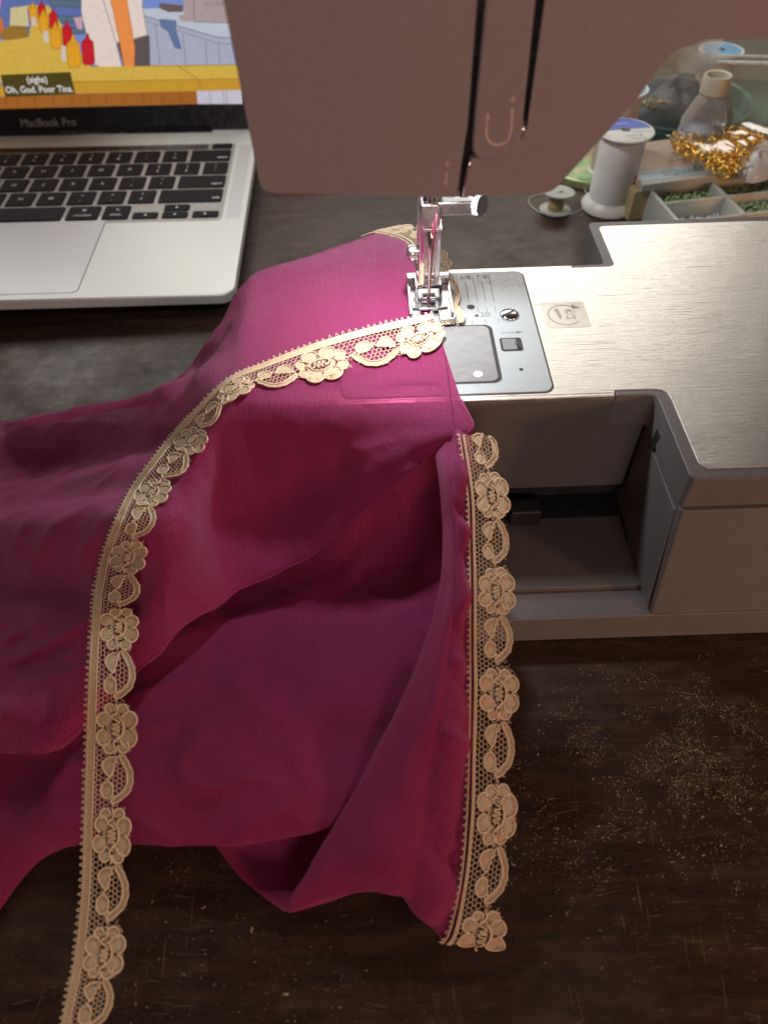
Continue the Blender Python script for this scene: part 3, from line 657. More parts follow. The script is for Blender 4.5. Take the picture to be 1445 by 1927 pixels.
rowsC = [
 [(800, 815, 6.4), (808, 812, 6.7), (826, 806, 6.95), (845, 802, 7.15), (866, 798, 7.25), (889, 796, 7.3)],
 [(836, 900, 5.9), (827, 895, 6.5), (836, 893, 6.8), (850, 892, 7.0), (866, 892, 6.95), (888, 892, 6.8)],
 [(845, 1000, 5.0), (832, 1000, 5.7), (842, 1000, 6.0), (856, 1000, 6.2), (870, 1000, 6.15), (893, 1000, 6.0)],
 [(850, 1110, 3.8), (825, 1110, 4.9), (840, 1108, 5.3), (856, 1108, 5.5), (870, 1108, 5.4), (892, 1108, 5.2)],
 [(830, 1215, 2.8), (795, 1212, 4.0), (820, 1210, 4.6), (845, 1208, 4.8), (868, 1208, 4.7), (892, 1208, 4.4)],
 [(800, 1320, 1.9), (752, 1315, 3.2), (795, 1312, 3.9), (832, 1310, 4.1), (862, 1310, 3.9), (891, 1310, 3.6)],
 [(750, 1420, 1.4), (702, 1412, 2.5), (762, 1412, 3.2), (815, 1412, 3.3), (855, 1412, 3.1), (889, 1412, 2.8)],
 [(705, 1520, 1.0), (654, 1512, 1.9), (730, 1515, 2.5), (795, 1515, 2.6), (848, 1515, 2.4), (885, 1515, 2.1)],
 [(650, 1620, .6), (596, 1608, 1.3), (690, 1615, 1.9), (775, 1620, 2.0), (835, 1625, 1.8), (879, 1630, 1.5)],
 [(570, 1700, .3), (548, 1690, .8), (668, 1665, 1.3), (762, 1690, 1.3), (822, 1715, 1.1), (867, 1720, .9)],
 [('w', -3.9, -17.8, .15), (546, 1718, .45), (655, 1686, .9), (735, 1676, 1.0), (792, 1728, .7), (838, 1779, .35)],
 [('o', 0, .4, -.1), ('o', .1, .6, -.35), ('o', 0, .7, -.6), ('o', 0, .7, -.6), ('o', 0, .7, -.5), ('o', 0, .7, -.25)],
]
sheet('hem_panel', rowsC, 14, dispC, .05, (60, 20))
rowsE = [
 [(392, 1575, .75), (480, 1560, .7), (580, 1540, .6), (680, 1520, .7), (780, 1500, .9)],
 [(408, 1596, .6), (490, 1610, .25), (580, 1600, .15), (670, 1580, .2), (770, 1560, .5)],
 [(450, 1650, .45), (510, 1655, .35), (570, 1650, .3), (640, 1630, .3), (730, 1610, .4)],
 [(500, 1692, .45), (535, 1700, .55), (570, 1695, .6), (625, 1680, .55), (690, 1660, .6)],
 [(535, 1716, .25), (550, 1718, .3), (572, 1712, .3), (620, 1698, .3), (670, 1680, .3)],
]
sheet('fold_pocket', rowsE, 12, None, .7, (90, 20))
for o_ in FB.children:
    if 'layers' not in o_.data.attributes:
        a_ = o_.data.attributes.new('layers', 'FLOAT', 'POINT'); a_.data.foreach_set('value', np.ones(len(o_.data.vertices)))
VV = []; FF = []
for vs, fs in SHEETS[:1]:
    n0 = len(VV); VV += vs; FF += [tuple(i+n0 for i in f) for f in fs]
BV = BVHTree.FromPolygons([Vector(v) for v in VV], FF)
def hit(px, py, off=.07):
    o, d = ray(px, py); d = d/np.linalg.norm(d)
    h = BV.ray_cast(Vector(o), Vector(d))
    if h[0] is None: return None
    return np.array(h[0])-d*off
# stitches along the sewn hem on top
stb = MB(); path = [(829, 640), (838, 672), (842, 700), (846, 735), (850, 765), (855, 800)]
P = np.array([hit(*p, off=.02) if hit(*p) is not None else at(*p, z=zA) for p in path]); Q = catmull(P, np.linspace(0, len(P)-1, 60))
for k in range(0, 58, 2): stb.tube([Q[k], (Q[k]+Q[k+1])/2+np.array((0, 0, .015)), Q[k+1]], .014, 5)
stb.build('hem_stitching', M_thr, FB, smooth=True)['kind'] = 'stuff'
# ================================================================== LACE
def make_ribbon(ctrl):
    us = np.array([c[0] for c in ctrl], float); Hd = np.array([c[1] for c in ctrl]); Ou = np.array([c[2] for c in ctrl])
    def f(u, t, h=0.):
        u = np.atleast_1d(np.asarray(u, float)); t = np.broadcast_to(np.asarray(t, float), u.shape)
        k = np.interp(u, us, np.arange(len(us)))
        k = k  # piecewise; control values smooth enough
        a = catmull(Hd, k); b = catmull(Ou, k)
        a2 = catmull(Hd, np.clip(k+.05, 0, len(us)-1)); a1 = catmull(Hd, np.clip(k-.05, 0, len(us)-1))
        n = np.cross(a2-a1, b-a); n /= np.linalg.norm(n, axis=1)[:, None]+1e-9
        s = np.sign((n*(CO-a)).sum(1)); n *= s[:, None]
        return a+(b-a)*t[:, None]+n*np.asarray(h).reshape(-1, 1)
    return f
LP = 2.12                      # pattern length / width
def uvmesh(o, uvs):
    l = o.data.uv_layers.new(name='UVMap'); vi = np.empty(len(o.data.loops), int); o.data.loops.foreach_get('vertex_index', vi)
    l.data.foreach_set('uv', np.array(uvs)[vi].ravel())
PET = [(.385, .145, .125, .125, 1), (.385, -.125, .115, .115, 1), (.18, .26, .20, .165, 0), (.18, -.235, .175, .155, 0),
       (-.385, .145, .125, .125, 1), (-.385, -.125, .115, .115, 1), (-.18, .26, .20, .165, 0), (-.18, -.235, .175, .155, 0)]
FT = .60
def petal_ring(cs, ct, rs, rt, n=16):
    ang = math.atan2(ct, cs); out = []
    for k in range(n):
        a = 2*math.pi*k/n; x, y = math.cos(a), math.sin(a)
        # slightly square petals
        p = (abs(x)**3+abs(y)**3)**(-1/3)
        out.append((cs+rs*x*(.35*p+.65), ct+rt*y*(.35*p+.65)))
    return out
BANDC = [(.52, .70), (.66, .80), (.85, .90), (1.05, .925), (1.25, .86), (1.40, .70), (1.50, .55)]
def clampcloth(P, h):
    out = np.array(P, float); h = np.broadcast_to(np.asarray(h, float).reshape(-1), (len(out),))
    for i in range(len(out)):
        d = out[i]-CO; L = np.linalg.norm(d); d = d/L
        q = BV.ray_cast(Vector(CO), Vector(d))
        if q[0] is not None:
            m = (np.array(q[0])-CO)@d-.07-h[i]
            if m < L: out[i] = CO+d*m
    return out
def lace(parent, ctrl, u0, u1, wd, head_style='ladder', seed=1, whisk=True, clamp=False):
    f = make_ribbon(ctrl); rnd = random.Random(seed); cord = .0175*wd
    def world(s, t, h):
        s = np.asarray(s, float); p = f(s/LP, t, h); return clampcloth(p, h) if clamp else p
    s0, s1 = u0*LP, u1*LP
    def seg_ok(s): return s0 <= s <= s1
    # heading
    hb = MB()
    n = int((s1-s0)/.05); ss = np.linspace(s0, s1, n)
    if head_style == 'ladder':
        for t_ in (.035, .185): hb.tube(world(ss, t_, .01), cord*.8, 5)
        G = np.stack([world(ss, t_, .0) for t_ in (.04, .11, .18)], 1); hb.grid(G)
        for s in np.arange(s0, s1, .048):
            hb.tube(world([s, s, s+.008], [.045, .11, .175], .022), cord*.62, 4, cap=False)
    else:
        for t_ in (.02, .115): hb.tube(world(ss, t_+0*ss, .01), cord*.85, 5)
        hb.tube(world(np.linspace(s0, s1, n*2), .15+.012*np.sin(np.linspace(0, (s1-s0)*60, n*2)), .02), cord*.8, 5)
        for s in np.arange(s0, s1, .05): hb.tube(world([s, s+.02], [.10, .165], .022), cord*.7, 4, cap=False)
    for s in np.arange(s0, s1, .13):
        s = s+rnd.uniform(-.015, .015); d_ = rnd.uniform(.05, .09)
        hb.tube(world([s-.03, s, s+.005, s+.035], [.02, .03-d_, .02-d_, .02], [0, .02, .02, 0]), cord*.55, 4)
    hb.build('heading_band', M_lcord, parent, smooth=True)
    # which pattern units
    k0, k1 = math.floor(u0-.6), math.ceil(u1+.6)
    fills = []                 # 2-D regions to cut the net
    def inside(s, t):
        for k in range(k0, k1+1):
            ds = s-k*LP
            for cs, ct, rs, rt, _ in PET:
                if ((ds-cs)/(rs*.92))**2+((t-FT-ct)/(rt*.92))**2 < 1: return True
        return False
    def outer(s):              # scalloped limit of the net
        q = (s/LP) % 1.0; q = min(q, 1-q)*LP
        if q < .55: return FT+.30*math.sqrt(max(0, 1-(q/.62)**2))-.02
        x = (s/LP) % 1.0*LP
        return float(np.interp(x, [.5, .66, .85, 1.05, 1.25, 1.40, 1.55, 1.7], [.72, .80, .90, .93, .86, .72, .62, .66]))-.03
    net = MB(); cw = .098; ch = cw*.95; h_ = cw/math.sqrt(3)
    edges = []
    rows = int(.8/ (1.5*h_))+2
    for r in range(rows):
        t_ = .17+r*1.5*h_
        for s in np.arange(s0-(.5*cw if r % 2 else 0), s1+cw, cw):
            a = (s, t_); top = (s, t_+h_); l = (s-cw/2, t_-h_/2); rr = (s+cw/2, t_-h_/2)
            edges += [(a, top), (a, l), (a, rr)]
    E0 = []; E1 = []
    for a, b in edges:
        m = ((a[0]+b[0])/2, (a[1]+b[1])/2)
        if not (s0 <= a[0] <= s1 and s0 <= b[0] <= s1): continue
        if m[1] < .17 or m[1] > outer(m[0]): continue
        if inside(*m): continue
        jj = lambda p: (p[0]+.007*math.sin(p[0]*91+p[1]*57), p[1]+.007*math.sin(p[1]*83-p[0]*47))
        E0.append(jj(a)); E1.append(jj(b))
    if E0:
        A_ = np.array(E0); B_ = np.array(E1); PA = world(A_[:, 0], A_[:, 1], .0); PB = world(B_[:, 0], B_[:, 1], .0)
        r_ = .0085*wd
        D = PB-PA; D /= np.linalg.norm(D, axis=1)[:, None]+1e-9; Vw = CO-PA; N1 = np.cross(D, Vw); N1 /= np.linalg.norm(N1, axis=1)[:, None]; N2 = np.cross(D, N1)
        vs = []; fs = []
        for i in range(len(PA)):
            b = i*6
            for Pp in (PA[i], PB[i]):
                for an in (90, 210, 330): vs.append(Pp+r_*(math.cos(rad(an))*N1[i]+math.sin(rad(an))*N2[i]))
            fs += [(b, b+1, b+4, b+3), (b+1, b+2, b+5, b+4), (b+2, b, b+3, b+5)]
        net.add(vs, fs)
        o = net.build('lace_net', M_lnet, parent); o['kind'] = 'stuff'
    def filled(ring, hgt=.02, nr=2):
        """domed filled shape + cord list; ring in (s,t)"""
        R_ = np.array(ring); c_ = R_.mean(0); vs = [c_]; hs = [hgt*1.5]; 
        vs += list(c_+(R_-c_)*.55); hs += [hgt*1.4]*len(R_)
        vs += list(R_); hs += [hgt*.3]*len(R_)
        n = len(R_); fs = [(0, 1+k, 1+(k+1) % n) for k in range(n)]+[(1+k, 1+n+k, 1+n+(k+1) % n, 1+(k+1) % n) for k in range(n)]
        return np.array(vs), np.array(hs), fs
    def add_fill(mb, uvs, ring, hgt=.02):
        vs, hs, fs = filled(ring, hgt); mb.add(world(vs[:, 0], vs[:, 1], hs), fs); uvs += [tuple(v) for v in vs]
    for k in range(k0, k1+1):
        b = k*LP
        # flower
        if s0-.35 < b < s1+.35:
            fm = MB(); uvs = []; cm = MB(); any_ = False
            for q, (cs, ct, rs, rt, small) in enumerate(PET):
                cs_, ct_ = cs+rnd.uniform(-.022, .022), ct+rnd.uniform(-.018, .018); rs = rs*rnd.uniform(.9, 1.06); rt = rt*rnd.uniform(.9, 1.06)
                if not seg_ok(b+cs_): continue
                any_ = True
                rs *= .93; rt *= .93; ring = [(b+x, FT+y) for x, y in petal_ring(cs_, ct_, rs*.93, rt*.93)]
                add_fill(fm, uvs, ring)
                # web towards the middle ring
                # cord: arc facing outwards
                ang = math.atan2(ct_, cs_*1.15)
                pts = [(b+cs_+rs*1.0*math.cos(a_), FT+ct_+rt*1.0*math.sin(a_)) for a_ in np.linspace(ang-rad(128), ang+rad(128), 15)]
                pts = np.array(pts); cm.tube(world(pts[:, 0], pts[:, 1], cord*1.1), cord, 6)
            if any_:
                # ring round the eye, join petals
                a_ = np.linspace(0, 2*math.pi, 25)[:-1]
                e1 = np.stack([b+.225*np.cos(a_), FT+.01+.14*np.sin(a_)], 1)
                e2 = np.stack([b+.30*np.cos(a_), FT+.01+.185*np.sin(a_)], 1)
                nv = len(a_); 
                if s0 < b-.25 and b+.25 < s1:
                    pts = np.concatenate([e1, e2]); fm.add(world(pts[:, 0], pts[:, 1], .012), [(i, (i+1) % nv, nv+(i+1) % nv, nv+i) for i in range(nv)]); uvs += [tuple(p) for p in pts]
                    wob = e1[:, :].copy(); cm.tube(world(wob[:13, 0], wob[:13, 1], cord*1.3), cord*.9, 6)
                    # stem cord winding through, with the coiled middle
                    z = [(-.52, .0), (-.42, .02), (-.34, -.03), (-.27, -.02), (-.22, .03), (-.17, .06), (-.12, .03), (-.13, -.03), (-.09, -.05), (-.07, .05), (-.04, .06), (-.03, -.05), (0, -.06), (.01, .05), (.04, .06), (.05, -.04), (.08, -.05), (.10, .05), (.14, .05), (.18, -.01), (.22, -.08), (.28, -.06), (.33, .02), (.42, .03), (.52, .0)]
                    z = catmull(np.array(z), np.linspace(0, len(z)-1, 80)); cm.tube(world(b-z[:, 0], FT+z[:, 1], cord*1.8), cord*.9, 5)
                    for an in range(0, 360, 45):
                        x, y = math.cos(rad(an)), math.sin(rad(an)); cm.tube(world([b+.05*x, b+.2*x], [FT+.03*y, FT+.115*y], 0), cord*.35, 3)
                o = fm.build('lace_flower', M_lfill, parent, smooth=True); uvmesh(o, uvs)
                cm.build('outline_cord', M_lcord, o, smooth=True)
        # scroll between flowers
        sb = b
        if s0-1.4 < sb < s1-.6:
            fm = MB(); uvs = []; cm = MB(); did = False
            # band
            Bc = catmull(np.array(BANDC), np.linspace(0, len(BANDC)-1, 26)); Bc[:, 0] += sb
            Bc = Bc[(Bc[:, 0] > s0) & (Bc[:, 0] < s1)]
            if len(Bc) > 4:
                did = True
                T = np.gradient(Bc, axis=0); T /= np.linalg.norm(T, axis=1)[:, None]; Nn = np.stack([-T[:, 1], T[:, 0]], 1)
                wv = .055*np.ones(len(Bc)); wv[:3] = [.01, .03, .045][:3]; wv[-3:] = [.045, .03, .012]
                a = Bc+Nn*wv[:, None]; c_ = Bc-Nn*wv[:, None]; m = len(Bc)
                pts = np.concatenate([a, Bc, c_]); hs = np.array([.006]*m+[.022]*m+[.006]*m)
                fm.add(world(pts[:, 0], pts[:, 1], hs), [(i, i+1, m+i+1, m+i) for i in range(m-1)]+[(m+i, m+i+1, 2*m+i+1, 2*m+i) for i in range(m-1)]); uvs += [tuple(p) for p in pts]
                cm.tube(world(a[:, 0], a[:, 1]+.008*np.sin(np.arange(m)*1.6), cord*1.1), cord*.85, 6); cm.tube(world(c_[:, 0], c_[:, 1], cord*1.1), cord*.85, 6)
            # comma leaf
            if seg_ok(sb+.72) and seg_ok(sb+.95):
                did = True
                lf = catmull(np.array([(.58, .62), (.60, .47), (.70, .36), (.82, .37), (.93, .46), (.98, .53), (.90, .56), (.84, .55), (.80, .60), (.74, .585), (.68, .60), (.58, .62)]), np.linspace(0, 11, 25))[:-1]
                lf[:, 0] += sb; add_fill(fm, uvs, lf); cm.tube(world(lf[:, 0], lf[:, 1], cord*1.1), cord*.9, 6, closed=True)
                cc = catmull(np.array([(.56, .66), (.64, .63), (.70, .645), (.72, .58), (.79, .60), (.86, .57), (.95, .54), (1.0, .50), (1.04, .44), (1.06, .50), (1.10, .54)]), np.linspace(0, 10, 40)); cm.tube(world(cc[:, 0]+sb, cc[:, 1], cord*1.6), cord*.8, 5)
            # round leaf
            if seg_ok(sb+1.28) and seg_ok(sb+1.4):
                did = True
                a_ = np.linspace(0, 2*math.pi, 21)[:-1]; rg = np.stack([sb+1.24+.165*np.cos(a_), .47+.125*np.sin(a_)], 1)
                add_fill(fm, uvs, rg); cm.tube(world(rg[:, 0], rg[:, 1], cord*1.1), cord*.9, 6, closed=True)
                cc = catmull(np.array([(1.30, .58), (1.38, .62), (1.36, .56), (1.44, .56), (1.50, .60), (1.57, .62)]), np.linspace(0, 5, 20)); cm.tube(world(cc[:, 0]+sb, cc[:, 1], cord*1.6), cord*.8, 5)
            if did:
                o = fm.build('lace_scroll', M_lfill, parent, smooth=True); uvmesh(o, uvs)
                cm.build('outline_cord', M_lcord, o, smooth=True)
    # loose filaments along the scalloped edge
    if whisk:
        wb = MB()
        for k in range(int((s1-s0)*16)):
            s = rnd.uniform(s0, s1); t_ = outer(s)+.09
            P_ = [world([s+rnd.uniform(-.02, .02)+.03*j*rnd.uniform(-1, 1)], [t_-.06+.035*j*rnd.uniform(.2, 1)], [.02+.01*j])[0] for j in range(4)]
            wb.tube(catmull(np.array(P_), np.linspace(0, 3, 8)), .0065*wd, 3)
        wb.build('loose_filaments', M_lnet, parent)['kind'] = 'stuff'
def pt(px, py, z=None, off=.08):
    if z is None:
        h = hit(px, py, off)
        if h is not None: return h
        z = zA+.1
    return at(px, py, z=z)
L1 = thing('lace_trim', 'long gold beige floral lace trim curling from the presser foot down to the table', 'lace trim', (-9, -10, 0))
c1 = [(-1.35, at(838, 583, z=8.05), at(866, 622, z=7.75)),
      (-1.0, at(775, 597, z=7.95), at(795, 668, z=7.75)),
      (-.5, pt(690, 616), pt(712, 690)),
      (0, pt(590, 645), pt(612, 716)),
      (.5, pt(500, 680), pt(523, 730)),
      (1, pt(428, 712, off=.25), pt(452, 745, off=.25)),
      (1.5, pt(365, 772, off=.3), pt(408, 792, off=.3)),
      (2, pt(325, 815, off=.25), pt(388, 838, off=.25)),
      (2.5, pt(285, 865, off=.22), pt(350, 888, off=.22)),
      (3, pt(242, 925, off=.3), pt(318, 930, off=.3)),
      (3.5, pt(216, 980, off=.35), pt(292, 988, off=.35)),
      (4, pt(193, 1042, off=.4), pt(275, 1050, off=.4)),
      (4.5, pt(178, 1110, off=.6), pt(265, 1115, off=.6))]
zc = [(5, 171, 259, 1179, 5.0), (5.5, 166, 256, 1272, 4.3), (6, 162, 257, 1368, 3.6), (6.5, 159, 252, 1468, 3.0), (7, 156, 247, 1570, 2.5), (7.5, 152, 243, 1682, 2.1), (8, 140, 234, 1795, 1.8), (8.5, 122, 212, 1890, 1.6), (9, 96, 190, 2010, 1.4)]
zhit = c1[-1][1][2]
for u, a, b, y, z in zc:
    z = z if z < zhit else zhit*.98
    c1.append((u, at(a, y, z=z), at(b, y+4, z=z)))
lace(L1, c1, -1.2, 8.9, 1.55, 'ladder', 3, clamp=True)
c3 = [(0, at(828, 612, z=7.72), at(874, 606, z=7.72)), (.35, at(822, 570, z=7.72), at(868, 560, z=7.75)), (.7, at(800, 525, z=7.72), at(855, 515, z=7.78)),
      (1.1, at(782, 483, z=7.6), at(840, 478, z=7.8)), (1.5, at(766, 456, z=7.45), at(812, 440, z=7.6)), (1.9, at(735, 443, z=7.3), at(772, 424, z=7.3)), (2.3, at(700, 438, z=7.2), at(722, 431, z=6.9)), (2.7, at(672, 446, z=7.0), at(676, 450, z=6.2))]
L3 = thing('lace_trim', 'short run of beige lace sewn on the fabric edge behind the presser foot', 'lace trim', (0, 2, H))
lace(L3, c3, 0.0, 2.6, 1.3, 'cord', 5)
L2 = thing('lace_trim', 'beige floral lace trim sewn down the right hem of the magenta fabric', 'lace trim', (1, -10, 0))
c2 = []
for u, ax, ay, bx, by, z in ((-.72, 862, 815, 934, 818, 7.6), (-.5, 868, 850, 938, 850, 7.35), (0, 879, 934, 956, 934, 6.75), (.5, 882, 1022, 958, 1024, 6.05), (1, 883, 1112, 967, 1114, 5.4), (1.5, 883, 1206, 965, 1206, 4.6),
                          (2, 883, 1302, 975, 1306, 3.85), (2.5, 881, 1412, 968, 1416, 3.0), (3, 877, 1530, 972, 1536, 2.3), (3.5, 867, 1648, 955, 1652, 1.5), (4, 845, 1750, 950, 1764, .8), (4.2, 826, 1780, 940, 1792, .45)):
    c2.append((u, at(ax, ay, z=z), at(bx, by, z=z)))
lace(L2, c2, -.70, 4.17, 1.45, 'cord', 11)
for root, ctrl, a_, b_, tt in ((L2, c2, -.68, 4.1, .065), (L3, c3, 0.05, 2.5, .065)):
    f2 = make_ribbon(ctrl); mb = MB(); uu = np.linspace(a_, b_, int((b_-a_)*60)); q = f2(uu, tt+.02*np.sin(np.arange(len(uu))*1.57), .045)
    for k in range(0, len(uu)-1, 2): mb.tube([q[k], q[k+1]], .013, 4)
    mb.build('zigzag_stitching', M_thr, root, smooth=True)['kind'] = 'stuff'
# ================================================================== LAPTOP
LT = np.array([-9.563, 11.011, 1.42]); la, lb, lg = -.007, .021, .02
Rm = (Matrix.Rotation(lg, 3, 'Z') @ Matrix.Rotation(lb, 3, 'Y') @ Matrix.Rotation(la, 3, 'X'))
LM = Matrix.Translation(Vector((LT*S).tolist())) @ Rm.to_4x4()
RN = np.array(Rm)
LAP = thing('laptop', 'open silver laptop with black keys showing a cartoon with subtitles', 'laptop', mat=LM)
def lp(mb, name, m, parent=None, **k): return mb.build(name, m, parent or LAP, local=True, **k)
base_o = lp(MB().prismz(rpoly(-30.4, 0, 0, 21.2, .9, 8), -.62, 0), 'laptop_base', M_alu, bevel=.12, seg=3)
lp(MB().prism([(x, y, -1.22) for x, y in rpoly(-29.4, -1.0, 1.0, 20.2, .8, 8)], [(x, y, -.61) for x, y in rpoly(-30.3, -.1, .1, 21.1, .85, 8)]), 'bottom_cover', simple('dark_bottom_case', (.10, .085, .075), .4, .2, nscale=300))
lp(MB().prismz(rpoly(-17.2, -13.2, -.02, .5, .2), -.02, .004), 'finger_notch', M_black)
for x, y in ((-2, 1.5), (-28, 1.5), (-2, 19.5), (-28, 19.5)): lp(MB().lathe([(.6, 0), (.6, .12)], (x, y, -1.40), 16), 'rubber_foot', M_black)
M_tp = simple('trackpad_surface', (.69, .72, .69), .36, .25, nscale=500, amt=.02)
lp(MB().prismz(rpoly(-21.95, -8.45, .55, 8.75, .35, 6), -.03, .003), 'trackpad_gap', M_black)
lp(MB().prismz(rpoly(-21.92, -8.50, .60, 8.70, .33, 6), -.03, .008), 'trackpad', M_tp)
M_well = simple('key_well', (.42, .40, .37), .5, .3, nscale=300)
lp(MB().prismz(rpoly(-28.7, -1.45, 7.95, 18.75, .35, 6), -.01, .004), 'key_well', M_well)
m_, nt_, b_ = mat('speaker_grille', (.45, .48, .46), .45, .3)
vv = nd(nt_, 'ShaderNodeTexVoronoi', feature='F1'); vv.inputs['Scale'].default_value = 900; vv.inputs['Randomness'].default_value = 0
nt_.links.new(coords(nt_), vv.inputs['Vector']); nt_.links.new(ramp(nt_, vv.outputs['Distance'], [(.2, g(.3)), (.35, (.72, .75, .73, 1))]), b_.inputs['Base Color'])
lp(MB().box(-1.22, -.35, 8.2, 18.4, -.01, .004), 'speaker_grille', m_)
KM = {}
def key(x0, x1, y0, y1, leg=None, sz=.42, pos='c', sub=None):
    wk = (round(x1-x0, 2), round(y1-y0, 2))
    if wk not in KM:
        mb = MB(); a, b = wk[0]/2, wk[1]/2
        lo = [(x, y, 0) for x, y in rpoly(-a, a, -b, b, .13, 3)]; hi = [(x, y, .075) for x, y in rpoly(-a+.04, a-.04, -b+.04, b-.04, .12, 3)]
        mb.prism(lo, hi); KM[wk] = mb.mesh('key', M_key)
    o = link('key', KM[wk], LAP); o.location = ((x0+x1)/2*S, (y0+y1)/2*S, .006*S)
    items = []
    if leg: items.append((leg, sz, pos))
    if sub: items.append(sub)
    for s, z, p in items:
        dx, dy = {'c': (0, 0), 'tr': (0, .28), 'b': (0, -.3), 'r': (wk[0]/2-.15, -.35), 't': (0, .3), 'tl': (-wk[0]/2+.35, .4)}[p]
        text(s, z, 'key_legend', M_legend, o, frameM((dx, dy, .078), (1, 0, 0), (0, 1, 0)), align='RIGHT' if p == 'r' else 'CENTER', bold=.004)
kr_ = -1.68; KP = 1.9; KW = 1.66
lp(MB().prismz(rpoly(-26.0, -3.35, 17.85, 18.62, .1), .0, .03), 'touch_bar', M_black, bevel=.02)
key(-3.1, kr_, 17.85, 18.62)
def row(y, first, w0, leg0, labs, sz=.42):
    key(first-w0, first, y, y+KW, leg0, .28, 'r')
    x = first-w0-.24
    for l in labs:
        if isinstance(l, tuple): key(x-KW, x, y, y+KW, l[0], .36, 'b', (l[1], .32, 't'))
        else: key(x-KW, x, y, y+KW, l, sz, 'c')
        x -= KP
row(15.93, kr_, 2.72, 'delete', [('=', '+'), ('-', '_'), ('0', ')'), ('9', '('), ('8', '*'), ('7', '&'), ('6', '^'), ('5', '%'), ('4', '$')])
row(14.03, kr_, 1.66, None, [(']', '}'), ('[', '{'), 'P', 'O', 'I', 'U', 'Y', 'T', 'R', 'E'])
text('|', .3, 'key_legend', M_legend, LAP, frameM((-2.5, 15.15, .09), (1, 0, 0), (0, 1, 0))); text('\\', .3, 'key_legend', M_legend, LAP, frameM((-2.5, 14.6, .09), (1, 0, 0), (0, 1, 0)))
row(12.13, kr_, 3.05, 'return', [("'", '"'), (';', ':'), 'L', 'K', 'J', 'H', 'G', 'F', 'D'])
row(10.23, kr_, 4.0, 'shift', [('/', '?'), ('.', '>'), (',', '<'), 'M', 'N', 'B', 'V', 'C'])
key(-3.3, kr_, 8.30, 9.06, '\u25b6', .22, 'c'); key(-5.15, -3.55, 8.30, 9.06, '\u25bc', .22, 'c'); key(-5.15, -3.55, 9.2, 9.96, '\u25b2', .22, 'c'); key(-6.95, -5.38, 8.30, 9.06, '\u25c0', .22, 'c')
key(-8.8, -7.18, 8.30, 9.96, 'option', .26, 'b', ('\u2325', .3, 't')); key(-11.0, -9.02, 8.30, 9.96, 'command', .26, 'b', ('\u2318', .3, 't')); key(-20.8, -11.24, 8.30, 9.96)
# screen lid: tilted plane, local coords (u, s along screen, n out)
TL = rad(20); SO = np.array([0, 21.0, -.05]); SD = np.array([0, math.sin(TL), math.cos(TL)]); SN = np.array([0, -math.cos(TL), math.sin(TL)])
def sp(u, s, n=0.): return SO+np.array([u, 0, 0])+SD*s+SN*n
def slab(u0, u1, s0, s1, n0, n1, name, m, r=.5, bevel=0):
    q = rpoly(u0, u1, s0, s1, r, 6); return lp(MB().prism([sp(a, b, n0) for a, b in q], [sp(a, b, n1) for a, b in q]), name, m, bevel=bevel, recalc=True)
slab(-30.4, 0, -.35, 21.0, -.45, -.05, 'screen_lid', M_alu, .8, .08)
slab(-30.25, -.12, -.1, 20.85, -.05, .0, 'screen_glass', M_black, .7)
lp(MB().tube([(-27, 21.05, -.12), (-3.4, 21.05, -.12)], .42, 12), 'hinge', M_black, smooth=True)
text('MacBook Pro', .72, 'bezel_lettering', simple('bezel_grey_print', (.28, .28, .30), .5, nscale=300), LAP, frameM(sp(-15.0, .72, .012), (1, 0, 0), SD))
SCRO = LT+RN@SO; SCRD = RN@SD; SCRN = RN@SN; SCRX = RN@np.array([1., 0, 0])
def S2(px, py):
    p = onplane(px, py, SCRO, SCRN)-SCRO; return p@SCRX, p@SCRD
EM = {}
def emat(r, g_, b, k=.95):
    if (r, g_, b) not in EM:
        m = bpy.data.materials.new('screen_colour'); m.use_nodes = True; nt = m.node_tree; nt.nodes.clear()
        e = nd(nt, 'ShaderNodeEmission'); o = nd(nt, 'ShaderNodeOutputMaterial')
        f = noise(nt, coords(nt), 500, 2); c = srgb(r, g_, b)
        nt.links.new(ramp(nt, f, [(.3, tuple(x*.93 for x in c[:3])), (.7, tuple(min(1, x*1.05) for x in c[:3]))]), e.inputs[0]); e.inputs[1].default_value = k
        nt.links.new(e.outputs[0], o.inputs[0]); EM[(r, g_, b)] = m
    return EM[(r, g_, b)]
pic = MB(); pmats = []; lay = [0]
def pp(pts, col, raw=False):
    m = emat(*col)
    if m not in pmats: pmats.append(m)
    pic.cm = pmats.index(m); lay[0] += 1
    q = [sp(*(p if raw else S2(*p)), .004+lay[0]*.0006) for p in pts]; pic.poly(q)
def outl(pts, col=(60, 50, 50), wd=1.3, closed=True):
    n = len(pts); P = [np.array(p, float) for p in pts]
    for i in range(n if closed else n-1):
        a, b = P[i], P[(i+1) % n]; d = b-a; L = np.linalg.norm(d)
        if L < .1: continue
        nn = np.array([-d[1], d[0]])/L*wd/2; pp([a+nn, b+nn, b-nn, a-nn], col)
zc2 = lambda a, b: (a/3.284, b/3.284)
ur = -1.03
pp([(-29.3, 1.75), (ur, 1.75), (ur, 20), (-29.3, 20)], (118, 140, 200), True)
pp([zc2(*p) for p in ((-900, -700), (560, -900), (560, 200), (200, 230), (-900, 240))], (95, 110, 165))
pp([zc2(*p) for p in ((880, 50), (1060, 105), (1420, 150), (1460, 420), (900, 420))], (168, 170, 190))      # grey counters
pp([zc2(*p) for p in ((870, 50), (1060, 45), (1480, 130), (1480, 230), (1330, 225), (890, 95))], (186, 192, 205))
outl([zc2(*p) for p in ((890, 95), (1330, 225), (1480, 235))], (90, 95, 115), 1.5, False)
outl([zc2(*p) for p in ((905, 130), (1120, 190), (1330, 260), (1480, 275))], (110, 115, 135), 1.2, False)
